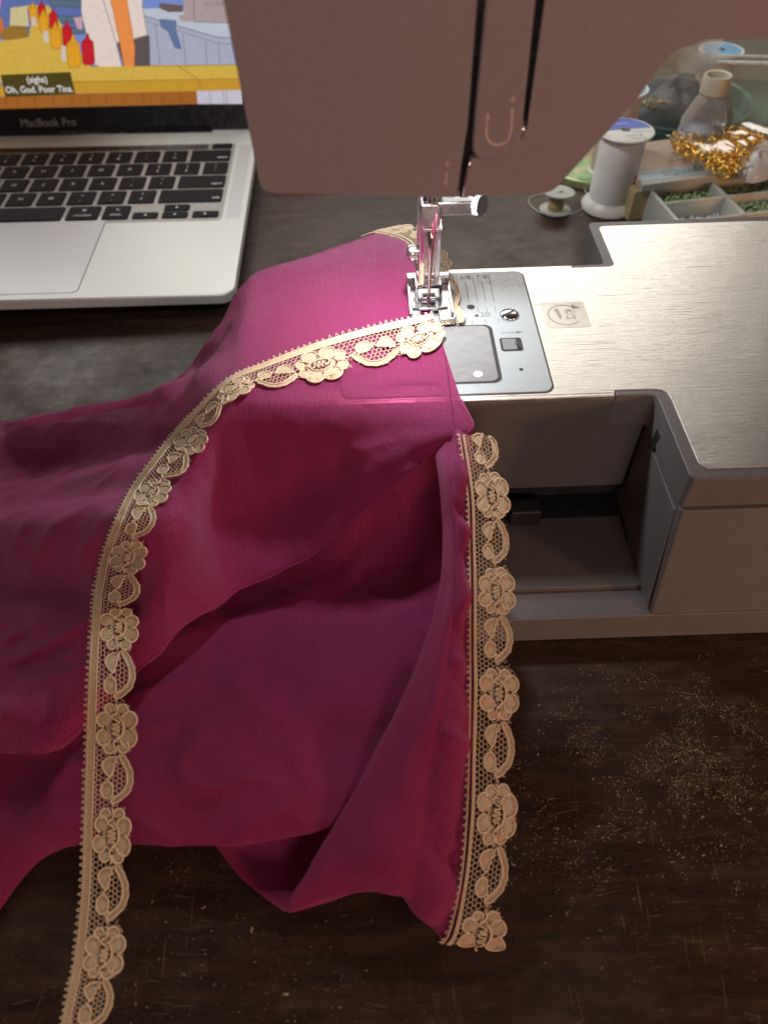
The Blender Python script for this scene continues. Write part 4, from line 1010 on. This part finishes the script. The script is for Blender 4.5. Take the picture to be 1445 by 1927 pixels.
for a in ((960, 150, 990, 405), (1130, 200, 1150, 405), (1270, 250, 1280, 405), (1350, 270, 1360, 405)):
    outl([zc2(a[0], a[1]), zc2(a[2], a[3])], (110, 112, 130), 1.2, False)
pp([zc2(*p) for p in ((985, 115), (1090, 125), (1085, 175), (1120, 300), (1080, 290), (1040, 190), (1000, 165))], (98, 118, 158))
outl([zc2(*p) for p in ((985, 115), (1090, 125), (1085, 175), (1120, 300), (1080, 290), (1040, 190), (1000, 165))], (60, 70, 100), 1.)
pp([zc2(*p) for p in ((1130, -800), (1500, -800), (1500, 140), (1120, 128), (1100, 95), (1135, 85))], (172, 152, 152))
outl([zc2(*p) for p in ((1195, -100), (1200, 132), (1480, 140))], (110, 90, 92), 1.2, False); outl([zc2(*p) for p in ((1270, 10), (1380, 12), (1380, 28), (1272, 26))], (110, 90, 92), 1.)
pp([zc2(*p) for p in ((985, 15), (1130, 30), (1130, 70), (1040, 72), (985, 48))], (110, 88, 88))
for y in (-60, 0, 100, 170): # shelves
    pp([zc2(*p) for p in ((300, y-8), (520, y+2), (520, y+40), (320, y+32))], (92, 112, 130)); outl([zc2(*p) for p in ((300, y-8), (520, y+2), (520, y+40), (320, y+32))], (50, 60, 75), 1.)
pp([zc2(*p) for p in ((455, 105), (510, 100), (510, 178), (480, 175))], (200, 160, 170))
# yellow counter
pp([zc2(*p) for p in ((-1200, 260), (0, 250), (180, 225), (200, 100), (160, 30), (300, 30), (560, 405), (1500, 395), (1500, 490), (-1200, 520))], (208, 172, 74))
pp([zc2(*p) for p in ((-1200, 520), (0, 522), (460, 500), (1500, 482), (1500, 555), (460, 575), (0, 595), (-1200, 600))], (196, 150, 50))
outl([zc2(*p) for p in ((-1200, 520), (0, 522), (460, 503), (1500, 483))], (135, 100, 35), 1.1, False)
outl([zc2(*p) for p in ((560, 408), (1100, 403), (1500, 396))], (120, 90, 40), 1.1, False)
outl([zc2(*p) for p in ((1100, 405), (1225, 485), (1245, 552))], (140, 100, 40), 1.2, False)
pp([zc2(*p) for p in ((-1200, 600), (0, 596), (460, 576), (1215, 560), (1225, 640), (-1200, 700))], (160, 98, 42))
for x in (35, 110, 215, 325, 440, 545, 655, 765, 885, 1005, 1115): outl([zc2(x, 600-x*.035), zc2(x+6, 665-x*.035)], (105, 62, 30), 1.2, False)
pp([zc2(*p) for p in ((1215, 560), (1500, 553), (1500, 640), (1222, 640))], (196, 192, 205))
for x in (1295, 1380, 1400): outl([zc2(x, 556), zc2(x+6, 640)], (120, 118, 135), 1.1, False)
# plain cream hanging cloth with an orange strip (generic stand-in)
ap = [zc2(*p) for p in ((512, -700), (870, -700), (880, 30), (912, 215), (820, 240), (835, 250), (840, 405), (620, 410), (590, 395), (560, 300), (515, 120), (505, 60))]
pp([zc2(*p) for p in ((720, 250), (925, 215), (930, 405), (765, 405))], (96, 84, 84)); pp(ap[:4]+[zc2(830, 240), zc2(720, 262), zc2(755, 408), zc2(620, 410), zc2(590, 395), zc2(560, 300), zc2(515, 120), zc2(505, 60)], (226, 206, 196))
outl([zc2(*p) for p in ((560, -100), (640, 0), (720, 262), (755, 408))], (110, 90, 90), 1.1, False); outl([zc2(*p) for p in ((880, 30), (912, 215), (725, 262))], (110, 90, 90), 1.1, False)
pp([zc2(*p) for p in ((690, -700), (780, -700), (790, 30), (835, 290), (832, 408), (768, 408), (735, 230), (700, 60), (683, 0))], (232, 140, 74))
outl([zc2(*p) for p in ((683, 0), (700, 60), (735, 230), (768, 408))], (150, 80, 50), 1., False); outl([zc2(*p) for p in ((790, 30), (835, 290), (832, 408))], (150, 80, 50), 1., False)
# condiment bottles along the counter
def bottle(x, y, w_, h, col, dk):
    body = [(x-w_/2, y-h*.72), (x-w_*.18, y-h*.84), (x-w_*.06, y-h), (x+w_*.06, y-h), (x+w_*.18, y-h*.84), (x+w_/2, y-h*.72), (x+w_*.62, y-h*.1), (x+w_*.45, y), (x-w_*.25, y), (x-w_*.4, y-h*.1)]
    pp([zc2(*p) for p in body], col); outl([zc2(*p) for p in body], dk, 1.)
    outl([zc2(x-w_/2, y-h*.72), zc2(x+w_/2, y-h*.72)], dk, .8, False)
for x, y, h in ((205, 135, 125), (270, 195, 140), (345, 298, 165), (455, 415, 205)):
    pp([zc2(*p) for p in ((x-75, y-105*h/160), (x-48, y-105*h/160), (x-42, y-40), (x-70, y-40))], (205, 190, 190)) if x > 250 else None
    bottle(x, y, h*.38, h, (222, 158, 42), (150, 90, 20)); bottle(x+h*.43, y-6-h*.05, h*.36, h*.95, (196, 36, 44), (110, 15, 25))
pp([zc2(*p) for p in ((20, 180), (60, 155), (150, 158), (188, 190), (170, 230), (60, 245), (0, 238))], (150, 112, 50))
pp([zc2(*p) for p in ((70, 45), (170, 35), (185, 160), (65, 155))], (205, 190, 140)); pp([zc2(*p) for p in ((-300, 90), (20, 110), (30, 180), (0, 215), (-300, 230))], (196, 112, 60))
pp([zc2(*p) for p in ((-300, -200), (40, -200), (0, 80), (-300, 100))], (226, 120, 190))
# subtitle box
sbx = [zc2(*p) for p in ((8, 460), (438, 442), (470, 578), (38, 598))]
pp(sbx, (78, 66, 30))
pc = lp(pic, 'screen_picture', pmats)
e_w = emat(225, 220, 215); dd = S2(*zc2(440, 560)); d0 = S2(*zc2(60, 575)); 
for s, (a, b) in (('(sighs)', (232, 490)), ('Oh, God. Poor Tina.', (247, 551))):
    u_, s_ = S2(*zc2(a, b)); text(s, .56, 'subtitle', e_w, LAP, frameM(sp(u_, s_, .004+(lay[0]+6)*.0006), (1, 0, 0), SD), bold=.008)
# ================================================================== BACKGROUND OBJECTS
def spool(name, label, P, Rf, Rb, Ht, mthread, mfl, top, group=None):
    T = thing(name, label, 'thread spool', P, group)
    b = lambda mb, n, m, **k: mb.build(n, m, T, **k)
    b(MB().lathe([(Rf*.96, 0), (Rf, .06), (Rf, .22), (Rb*1.12, .52), (Rb*.98, .72)], P, 40), 'flange', mfl, smooth=True, auto=45)
    b(MB().lathe([(Rb*.98, Ht-.42), (Rb*1.1, Ht-.22), (Rf*.98, Ht-.13), (Rf, Ht-.06), (Rf*.97, Ht), (.30, Ht), (.28, Ht-.3)], P, 40), 'flange', mfl, smooth=True, auto=45)
    pr = []; n = int((Ht-1.0)/.045)
    for k in range(n):
        h = .6+k*(Ht-1.15)/n; r_ = Rb*(1+.006*math.sin(k*.11)+.003*random.uniform(-1, 1)); pr += [(r_, h), (r_+.018, h+.022)]
    b(MB().lathe([(Rb*.9, .55)]+pr+[(Rb*.9, Ht-.4)], P, 40), 'wound_thread', mthread, smooth=True)
    b(MB().lathe([(.29, Ht-.3), (.29, Ht-.01)], P, 20), 'core_hole', M_dark)
    return T
M_blue = simple('blue_label', (.04, .10, .55), .45, nscale=200, amt=.08); M_lblue = simple('light_blue_label', (.16, .42, .68), .45, nscale=200); M_lab = simple('cream_label', (.72, .71, .66), .5, nscale=200, amt=.05)
M_txt = simple('grey_label_print', (.25, .25, .27), .6, nscale=200)
P1 = at(1143, 388, z=0); Ht1 = height_over(P1, 243)
S1 = spool('thread_spool', 'tall white thread spool with blue and cream label on its top', P1, 1.72, 1.32, Ht1, M_white, M_spoolpl, None)
def disc_sector(P, r0, r1, a0, a1, z, n=24):
    a = np.linspace(rad(a0), rad(a1), n); q = [(P[0]+r1*math.cos(t), P[1]+r1*math.sin(t), P[2]+z) for t in a]+[(P[0]+r0*math.cos(t), P[1]+r0*math.sin(t), P[2]+z) for t in a[::-1]]
    m = MB(); k = n; m.add(q, [(i, i+1, 2*k-2-i, 2*k-1-i) for i in range(k-1)]); return m
disc_sector(P1, .32, 1.56, -175, 5, Ht1+.012).build('label', M_lab, S1); disc_sector(P1, .32, 1.56, 5, 185, Ht1+.012).build('label', M_blue, S1)
for s, dx, dy, z in (('Coats', .45, -1.25, .38), ('& Clark', .25, -.88, .34), ('ALL PURPOSE', .95, -.35, .2)):
    text(s, z, 'label_print', M_txt, S1, frameM((dx, dy, Ht1+.024), (-1, -.1, 0), (.1, -1, 0)))
for s, dx, dy, z in (('DUAL DUTY', -.55, .75, .3), ('XP', -1.0, .3, .4)):
    text(s, z, 'label_print', M_spoolpl, S1, frameM((dx, dy, Ht1+.024), (-1, -.1, 0), (.1, -1, 0)))
M_cream = simple('cream_thread', (.62, .50, .42), .6, nscale=300, amt=.05)
P2 = at(1143, 330, z=0)+np.array([0, 0, 0]); P2 = np.array([15.6, 27.0, 0]); 
# choose the base so that the top lands at pixel (1180,165)
def base_for_top(px, py, Ht): p = at(px, py, z=Ht); return np.array([p[0], p[1], 0.])
P2 = base_for_top(1176, 164, 5.6); S2o = spool('thread_spool', 'cream thread spool with light blue label behind the white spool', P2, 1.5, 1.15, 5.6, M_cream, M_spoolpl, None)
disc_sector(P2, .3, 1.3, 0, 360, 5.615, 40).build('label', M_lblue, S2o)
P3 = base_for_top(1358, 92, 4.6); S3o = spool('thread_spool', 'far spool with pale blue label near the top right behind the clear lid', P3, 1.6, 1.2, 4.6, M_cream, M_spoolpl, None)
disc_sector(P3, .3, 1.35, 0, 360, 4.615, 40).build('label', M_lblue, S3o)
# bobbin with beige thread
Pb = at(1044, 396, z=0); BB = thing('bobbin', 'small clear bobbin wound with beige thread standing left of the white spool', 'bobbin', Pb)
hb_ = 1.15
ax = np.array((.05, .06, 1.)); ax /= np.linalg.norm(ax)
for z0 in (0.02, hb_): MB().lathe([(.2, 0), (1.0, .0), (1.02, .06), (1.0, .11), (.2, .1)], Pb+ax*z0, 32, ax=ax).build('flange', M_frost, BB, smooth=True, auto=40)
MB().lathe([(.50, .1), (.52, .5), (.50, hb_)], Pb, 28, ax=ax).build('wound_thread', simple('beige_thread', (.50, .38, .17), .6, nscale=500), BB, smooth=True)
MB().lathe([(.26, .1), (.26, hb_+.14)], Pb, 20, ax=ax).build('core', M_frost, BB, smooth=True)
# loose clear cord round the bobbin
cz = .06
cpts = [at(*p, z=cz) for p in ((1072, 300), (1080, 330), (1098, 352), (1104, 372), (1092, 395), (1068, 404), (1038, 405), (1010, 396), (995, 380), (1000, 370), (1022, 364), (1060, 352))]
tag(MB().tube(catmull(np.array(cpts), np.linspace(0, 11, 90)), .032, 6).build('transparent_string', M_frost, smooth=True, loc=at(1010, 396, z=0)), 'loop of clear string lying round the bobbin on the table', 'string')
# green tin lid
m_, nt_, b_ = mat('green_patterned_paper', (.4, .6, .35), .4)
nt_.links.new(ramp(nt_, noise(nt_, coords(nt_), 70, 4), [(.35, (.16, .42, .20)), (.48, (.45, .60, .30)), (.58, (.70, .62, .36)), (.7, (.45, .34, .18))]), b_.inputs['Base Color'])
Pg = at(1108, 306, z=.5); GD = thing('round_tin', 'round tin with green and yellow patterned lid behind the white spool', 'tin', (Pg[0], Pg[1], 0))
MB().lathe([(2.75, 0), (2.8, .45), (2.7, .5)], (Pg[0], Pg[1], 0), 40).build('tin_body', simple('tin_metal', (.5, .55, .3), .35, .5, nscale=200), GD, smooth=True, auto=40)
MB().lathe([(2.65, .50), (2.6, .56)], (Pg[0], Pg[1], 0), 40).build('lid', m_, GD)
# bead tray
TZ = 1.9
tl, fl = at(1219, 352, z=TZ), at(1276, 418, z=TZ); 
tr_ = at(1445, 398, z=TZ)
ux = (tr_-fl); ux[2] = 0; ux /= np.linalg.norm(ux); uy = np.array([-ux[1], ux[0], 0]); Ld = (tl-fl)@uy
TR = thing('bead_tray', 'clear plastic tray with square compartments of green beads behind the machine bed', 'bead tray', (fl[0], fl[1], 0))
def tp_(a, b, z): p = fl+ux*a+uy*b; return (p[0], p[1], z)
def tbox(a0, a1, b0, b1, z0, z1, mb=None, inset=0):
    mb = mb or MB(); return mb.prism([tp_(*q, z0) for q in ((a0+inset, b0+inset), (a1-inset, b0+inset), (a1-inset, b1-inset), (a0+inset, b1-inset))], [tp_(*q, z1) for q in ((a0, b0), (a1, b0), (a1, b1), (a0, b1))])
CW = 4.1; CD = Ld/2+.05; LW = CW*4+.5
M_traypl = glassy('tray_plastic', (.95, .97, .94), .2, .42)
tbox(0, LW, 0, CD*2+.2, 0, .12).build('tray_floor', M_traypl, TR)
for k in range(5): tbox(k*CW, k*CW+.22, 0, CD*2+.2, .12, TZ).build('divider', M_traypl, TR, bevel=.05)
for k in range(3): tbox(.22, LW, k*CD, k*CD+.2, .12, TZ-.01).build('divider', M_traypl, TR, bevel=.05)
M_bead = simple('green_beads', (.42, .56, .30), .25, nscale=600, amt=.4); M_bead2 = simple('clear_beads', (.8, .84, .8), .2, nscale=600, amt=.2)
def beads(a0, a1, b0, b1, m, n, seed, z1):
    rr = random.Random(seed); mb = MB()
    for _ in range(n):
        a, b, z = rr.uniform(a0, a1), rr.uniform(b0, b1), rr.uniform(.15, z1); r_ = rr.uniform(.09, .15); c_ = np.array(tp_(a, b, z))
        mb.add([c_+r_*np.array(d) for d in ((1, 0, 0), (0, 1, 0), (-1, 0, 0), (0, -1, 0), (0, 0, 1), (0, 0, -1))], [(0, 1, 4), (1, 2, 4), (2, 3, 4), (3, 0, 4), (1, 0, 5), (2, 1, 5), (3, 2, 5), (0, 3, 5)])
    o = mb.build('beads', m, smooth=True, loc=tp_((a0+a1)/2, (b0+b1)/2, .12)); tag(o, kind='stuff'); return o
for k in range(2):
    for r_ in range(2):
        m_b = (M_bead2 if k == 0 and r_ == 0 else M_bead)
        o = beads(.3+k*CW, CW-.08+k*CW, .28+r_*CD, CD-.08+r_*CD, m_b, 900, k*2+r_, .9 if (k, r_) == (0, 0) else 1.4)
        lab = {(0, 0): 'clear beads filling the front left compartment of the tray', (1, 0): 'green beads filling the front compartment of the tray at the right picture edge', (0, 1): 'dark green beads in the rear left tray compartment below the blue card', (1, 1): 'dark green beads in the rear tray compartment under the gold ring bag'}[(k, r_)]
        tag(o, lab, 'beads')
# flat card package with blue strip
kz = 2.05
KA, KB, KC = at(1198, 333, z=kz), at(1232, 350, z=kz), at(1440, 322, z=kz)
vx = KC-KB; vx[2] = 0; vx /= np.linalg.norm(vx); vy = np.array([-vx[1], vx[0], 0])
CPK = thing('card_package', 'flat beige packet with light blue strip reading SQUARE lying across the tray', 'packet', (KB[0], KB[1], 1.9))
def kp(a, b, z): p = KB+vx*a+vy*b; return (p[0], p[1], z)
def kbox(a0, a1, b0, b1, z0, z1): return MB().prism([kp(*q, z0) for q in ((a0, b0), (a1, b0), (a1, b1), (a0, b1))], [kp(*q, z1) for q in ((a0, b0), (a1, b0), (a1, b1), (a0, b1))])
kbox(-.9, 9.5, 0, 5.2, 1.95, 2.35).build('packet_body', simple('beige_card', (.56, .42, .34), .5, nscale=150, amt=.08), CPK, bevel=.08)
kbox(-.8, 5.6, .15, 1.35, 2.352, 2.358).build('blue_strip', simple('blue_strip_paper', (.36, .50, .58), .4, nscale=100, amt=.1), CPK)
kbox(-1.0, 9.6, -.25, .05, 1.92, 2.36).build('clear_sleeve', M_frost, CPK, bevel=.05)
for s, a, b, z in (('SQUARE', 2.3, .75, .8), ('BEADS', 5.2, .8, .6)):
    if s == 'SQUARE': text(s, z, 'strip_lettering', M_txt, CPK, frameM(kp(a, b, 2.362), vx, vy, ORG[CPK.name]), bold=.01)
for k in range(3):
    kbox(2.0+k*.3, 4.2+k*.2, 2.2+k*.5, 2.3+k*.5, 2.352, 2.356).build('small_print', simple('brown_print', (.3, .2, .16), .6, nscale=100), CPK)
# yellow side of carton under the packet
q = [at(*p, z=0) for p in ((1200, 352), (1218, 372), (1240, 366), (1225, 345))]
CT = at(1205, 340, z=1.0)
tag(kbox(-1.3, -.2, -.1, 4.0, .02, 1.9).build('small_carton', simple('yellow_card', (.52, .40, .20), .6, nscale=100), bevel=.05, loc=kp(-.7, 0, 0)), 'small tan carton standing between the white spool and bead tray', 'carton')
# bag of gold jump rings
bz = 2.6
RG = []
ctr = at(1352, 285, z=bz)
bag = thing('zip_bag', 'clear plastic bag bulging with gold rings on top of the packet', 'bag', (ctr[0], ctr[1], 2.4))
# region of rings in picture space lifted to a mound
region = [(1262, 258), (1300, 252), (1330, 262), (1360, 248), (1395, 240), (1436, 244), (1440, 258), (1412, 284), (1394, 300), (1388, 325), (1375, 332), (1350, 318), (1320, 300), (1282, 290)]
rr = random.Random(4); ringm = {}
def ring_mesh(k):
    if k not in ringm:
        R_ = (.30, .34, .27)[k]; mb = MB(); a_ = np.linspace(0, 2*math.pi, 17)[:-1]
        mb.tube([(R_*math.cos(t), R_*math.sin(t), 0) for t in a_], .045, 6, closed=True); ringm[k] = mb.mesh('gold_ring', M_gold, smooth=True)
    return ringm[k]
cnt = 0; pts_ = []
for layer in range(3):
    y = 238
    while y < 334:
        x = 1258
        while x < 1442:
            qx, qy = x+rr.uniform(-4, 4), y+rr.uniform(-4, 4)
            if inpoly(qx, qy, region): pts_.append((qx, qy, layer))
            x += 13.5
        y += 10.5
for qx, qy, l in pts_:
    p = at(qx, qy, z=bz+.1+l*.33+rr.uniform(-.1, .1)+.5*max(0, (qx-1300)/140))
    o = link('gold_ring', ring_mesh(rr.randrange(3))); o.location = Vector((p*S).tolist()); o.rotation_euler = (rr.uniform(-1.2, 1.2), rr.uniform(-1.2, 1.2), rr.uniform(0, 3))
    tag(o, 'small gold metal jump ring heaped with others inside the clear bag', 'ring', 'gold jump rings in the clear bag')
# bag film: crumpled sheet over rings, rising to upper right
rowsBag = [[(1215, 262, 2.5), (1262, 250, 3.4), (1310, 244, 3.9), (1370, 232, 4.2), (1440, 232, 4.4), (1500, 235, 4.2)],
           [(1262, 292, 2.4), (1300, 282, 3.7), (1340, 275, 4.2), (1385, 270, 4.4), (1430, 268, 4.4), (1470, 268, 4.2)],
           [(1290, 306, 2.4), (1320, 308, 3.4), (1350, 312, 3.7), (1380, 315, 3.8), (1405, 310, 3.7), (1440, 300, 3.6)],
           [(1310, 316, 2.3), (1335, 326, 2.5), (1362, 336, 2.5), (1385, 338, 2.5), (1405, 330, 2.5), (1440, 312, 2.5)]]
rowsUp = [[(1350, 90, 8), (1385, 85, 8.4), (1420, 80, 8.6), (1470, 80, 8.6)],
          [(1322, 160, 6.2), (1360, 150, 6.8), (1405, 150, 7), (1470, 150, 7)],
          [(1290, 205, 4.8), (1345, 200, 5.6), (1400, 195, 5.6), (1470, 195, 5.6)],
          [(1262, 250, 3.4), (1330, 244, 4.1), (1400, 236, 4.3), (1480, 234, 4.3)]]
def film(rows, name, amp, seed):
    Cn = resolve(rows); a, b = Cn.shape[:2]; sub = 12
    G = catmull(Cn, np.linspace(0, a-1, (a-1)*sub+1)); G = np.swapaxes(catmull(np.swapaxes(G, 0, 1), np.linspace(0, b-1, (b-1)*sub+1)), 0, 1)
    n_ = value_noise(G[..., 0]*1.5+G[..., 1]*.6, G[..., 1]*.5, seed)*amp+value_noise(G[..., 0]*3+G[..., 1], G[..., 1]*1.4, seed+1)*amp*.5
    G = G+n_[..., None]*np.array([0, -.5, 1]); MB().grid(G).build(name, M_bagfilm, bag, smooth=True)
film(rowsBag, 'bag_pouch', .12, 31); film(rowsUp, 'bag_neck', .3, 33)
# capped bottle behind the bag
Bp = base_for_top(1352, 140, 6.4)
bq = 1
BO = thing('glass_bottle', 'clear bottle with beige cap standing inside the plastic bag at the right', 'bottle', Bp)
MB().lathe([(1.3, 0), (1.4, .2), (1.4, 3.8), (.95, 4.9), (.7, 5.4)], Bp, 28).build('bottle_body', M_clear, BO, smooth=True)
MB().lathe([(.72, 5.4), (.84, 5.45), (.84, 6.35), (.8, 6.42), (.66, 6.4), (.64, 6.1), (.001, 6.08)], Bp, 28).build('cap', simple('beige_cap', (.58, .52, .42), .35, nscale=150, amt=.06), BO, smooth=True, auto=40)
MB().lathe([(1.415, .8), (1.415, 3.2)], Bp, 28).build('label', simple('lavender_label', (.38, .38, .50), .5, nscale=100), BO, smooth=True)
# white lump of wax paper
Pw = at(1415, 322, z=2.4)
mb = MB(); rw = random.Random(8); n1, n2 = 12, 20; G = np.zeros((n1, n2+1, 3))
for i in range(n1):
    for j in range(n2+1):
        a = 2*math.pi*j/n2; ph = math.pi/2*i/(n1-1); r_ = (1.35+.22*math.sin(3*a+1)+.1*math.sin(5*a))*math.cos(ph)
        G[i, j] = Pw+np.array([r_*math.cos(a), r_*math.sin(a)*1.0, 1.1*math.sin(ph)*(1+.2*math.sin(2*a))])
mb.grid(G); tag(mb.build('wax_chunk', simple('white_wax', (.72, .72, .74), .35, nscale=120, amt=.05), smooth=True, loc=Pw), 'white faceted lump beside the gold rings at the right edge', 'wax')
# shallow clear dish holding a dark bag of brass hardware
DH = thing('clear_dish', 'shallow green tinted clear dish holding a dark pouch behind the spools', 'dish', at(1265, 225, z=0))
Dc = at(1262, 205, z=.6); 
MB().lathe([(5.0, 0), (5.4, .25), (5.6, 1.3), (5.75, 1.35), (5.7, 1.5), (5.45, 1.4), (5.2, .3), (.001, .2)], (Dc[0], Dc[1], 0), 48).build('dish_bowl', M_greenclear, DH, smooth=True, auto=50)
m_, nt_, b_ = mat('dark_pouch_fabric', (.05, .06, .07), .45)
nt_.links.new(ramp(nt_, noise(nt_, coords(nt_), 45, 5, .7), [(.35, (.02, .025, .035)), (.46, (.02, .07, .12)), (.55, (.06, .045, .05)), (.68, (.16, .12, .10))]), b_.inputs['Base Color']); bump(nt_, b_, noise(nt_, coords(nt_), 90, 4), .7, .003)
mb = MB(); n1, n2 = 14, 30; G = np.zeros((n1, n2+1, 3))
for i in range(n1):
    for j in range(n2+1):
        a = 2*math.pi*j/n2; ph = math.pi/2*i/(n1-1); r_ = 4.6*math.cos(ph)
        G[i, j] = np.array([Dc[0]+r_*math.cos(a), Dc[1]+r_*math.sin(a)*.9, .4+1.9*math.sin(ph)*(1+.25*math.sin(3*a+2*ph)+.1*math.sin(9*a))])
mb.grid(G); tag(mb.build('dark_pouch', m_, smooth=True, loc=(Dc[0], Dc[1], .3)), 'crumpled dark blue and brown pouch lying in the clear dish', 'pouch')
M_brass = simple('aged_brass', (.55, .40, .2), .3, .8, nscale=300)
rb = random.Random(12)
for k in range(7):
    p = at(1222+rb.uniform(-8, 45), 190+rb.uniform(-8, 8), z=2.3); d = np.array([math.cos(k*1.3), math.sin(k*1.3), rb.uniform(-.1, .1)])*rb.uniform(.4, .8)
    mbx = MB().tube([p-d, p-d*.2, p+d], [.1, .07, .09], 8); mbx.tube([p+d, p+d*1.15], .15, 8)
    tag(mbx.build('brass_pin', M_brass, smooth=True, loc=p), 'small brass pin lying on the dark pouch in the dish', 'pin', 'brass pins on the dark pouch')
# clear storage box behind, with bright rims
BX = thing('storage_box', 'clear plastic storage box with bright white rims at the top right', 'storage box', at(1330, 110, z=0))
bA = at(1180, 112, z=5.2); bB = at(1445, 119, z=5.2); ex = bB-bA; ex[2] = 0; ex /= np.linalg.norm(ex); ey = np.array([-ex[1], ex[0], 0])
def bp_(a, b, z): p = bA+ex*a+ey*b; return (p[0], p[1], z)
def bbox(a0, a1, b0, b1, z0, z1): return MB().prism([bp_(*q, z0) for q in ((a0, b0), (a1, b0), (a1, b1), (a0, b1))], [bp_(*q, z1) for q in ((a0, b0), (a1, b0), (a1, b1), (a0, b1))])
M_rimw = simple('white_rim_plastic', (.75, .80, .78), .25, nscale=100, amt=.04)
bbox(-4, 22, 0, .15, .05, 5.1).build('front_wall', M_clear, BX)
bbox(-4, 22, -.12, .18, 5.1, 5.3).build('rim', M_rimw, BX, bevel=.06)
bbox(-4, 22, 1.3, 1.45, 5.1, 5.25).build('rim', M_rimw, BX, bevel=.05)
bbox(-4, 22, 11.8, 12, .05, 5.1).build('back_wall', M_frost, BX)
bbox(-4, 22, .2, 11.7, .05, .2).build('box_floor', M_greenclear, BX)
# frosted zip pouch leaning in front of the box
film_obj = thing('frosted_pouch', 'frosted grey plastic pouch leaning against the storage box under the machine arm', 'pouch', at(1260, 160, z=0))
rowsF = [[(1180, 40, 7.5), (1250, 50, 7.5), (1310, 60, 7.3), (1362, 70, 7.2)], [(1160, 100, 5.9), (1240, 95, 6.0), (1310, 100, 6.0), (1350, 112, 6.0)], [(1150, 160, 3.4), (1225, 150, 3.6), (1290, 135, 4.6), (1332, 148, 4.4)]]
Cn = resolve(rowsF); G = catmull(Cn, np.linspace(0, 2, 20)); G = np.swapaxes(catmull(np.swapaxes(G, 0, 1), np.linspace(0, 3, 30)), 0, 1)
G = G+(value_noise(G[..., 0]*.9, G[..., 2]*.9, 41)*.2)[..., None]*np.array([0, 1, 0]); MB().grid(G).build('pouch_sheet', M_frost, film_obj, smooth=True)
# beige wall cloth far behind so the corner is not empty
tag(MB().box(5, 60, 52, 52.6, 0, 16).build('beige_box', simple('beige_cardboard', (.42, .30, .24), .7, nscale=40, amt=.1), loc=(32, 52, 0)), 'large beige cardboard box far behind the storage box', 'box')
# ================================================================== DUST AND LINT
rd = np.random.RandomState(5)
def flecks(n, gen, name, label, cols, smin, smax):
    mb = MB()
    for k in range(n):
        x, y = gen(); a = rd.normal(.1, .7); l = smin+(smax-smin)*rd.rand()**1.8*(1 if rd.rand() > .06 else 2.6); w_ = l*rd.uniform(.18, .55); h = l*rd.uniform(.1, .3)
        c_, s_ = math.cos(a), math.sin(a); mb.cm = int(rd.rand() < .35)
        pts = [(-l, -w_), (l*.8, -w_*.7), (l, w_), (-l*.7, w_*.8)]
        z0 = .002
        lo = [(x+p*c_-q*s_, y+p*s_+q*c_, z0) for p, q in pts]; hi = [(x+.8*(p*c_-q*s_), y+.8*(p*s_+q*c_), z0+h) for p, q in pts]
        mb.prism(lo, hi)
    o = mb.build(name, cols, loc=(5, -14, 0)); tag(o, label, 'dust', kind='stuff'); return o
M_crumb = simple('tan_crumbs', (.36, .28, .17), .6, nscale=900, amt=.4); M_crumb2 = simple('grey_crumbs', (.12, .10, .085), .6, nscale=900, amt=.4)
def gpatch():
    while True:
        px, py = rd.normal(1270, 135), rd.normal(1400, 85)
        if rd.rand() < .35: px, py = rd.uniform(950, 1500), rd.normal(1520, 110)
        if py < 1222 or px < 960: continue
        p = at(px, py, z=0)
        if rd.rand() > (float(value_noise(np.array(p[0]*1.1), np.array(p[1]*1.6), 71))*.9+.45)*1.0: continue
        return p[0], p[1]
flecks(5200, gpatch, 'table_crumbs', 'pale crumbs and lint scattered on the table in front of the machine', [M_crumb, M_crumb2], .010, .034)
def gleft():
    p = at(rd.uniform(230, 700), rd.uniform(1600, 1930), z=0); return p[0], p[1]
flecks(220, gleft, 'table_lint', 'sparse lint specks on the table below the fabric', [M_crumb, M_crumb2], .012, .04)
def gback():
    p = at(rd.uniform(0, 1080), rd.uniform(370, 760), z=0); return p[0], p[1]
flecks(350, gback, 'rear_dust', 'fine dust on the table between laptop and machine', [M_crumb, M_crumb2], .01, .035)

def lint(n, gen, name, label, m, seed):
    r2 = random.Random(seed); mb = MB()
    for _ in range(n):
        x, y = gen(); a = r2.uniform(0, 6.28); L = r2.uniform(.08, .32); k = r2.uniform(-3, 3); pts = []
        for q in range(7):
            pts.append((x, y, .012+.02*abs(math.sin(q*.9+k)))); x += L/6*math.cos(a); y += L/6*math.sin(a); a += k/6+r2.uniform(-.3, .3)
        mb.tube(pts, .006, 3)
    tag(mb.build(name, m, loc=(5, -14, 0)), label, 'lint', kind='stuff')
lint(170, gpatch, 'lint_fibres', 'curled lint fibres on the table in front of the machine', M_crumb, 3)
lint(60, gleft, 'lint_fibres', 'few lint fibres on the table below the fabric', M_crumb2, 4)
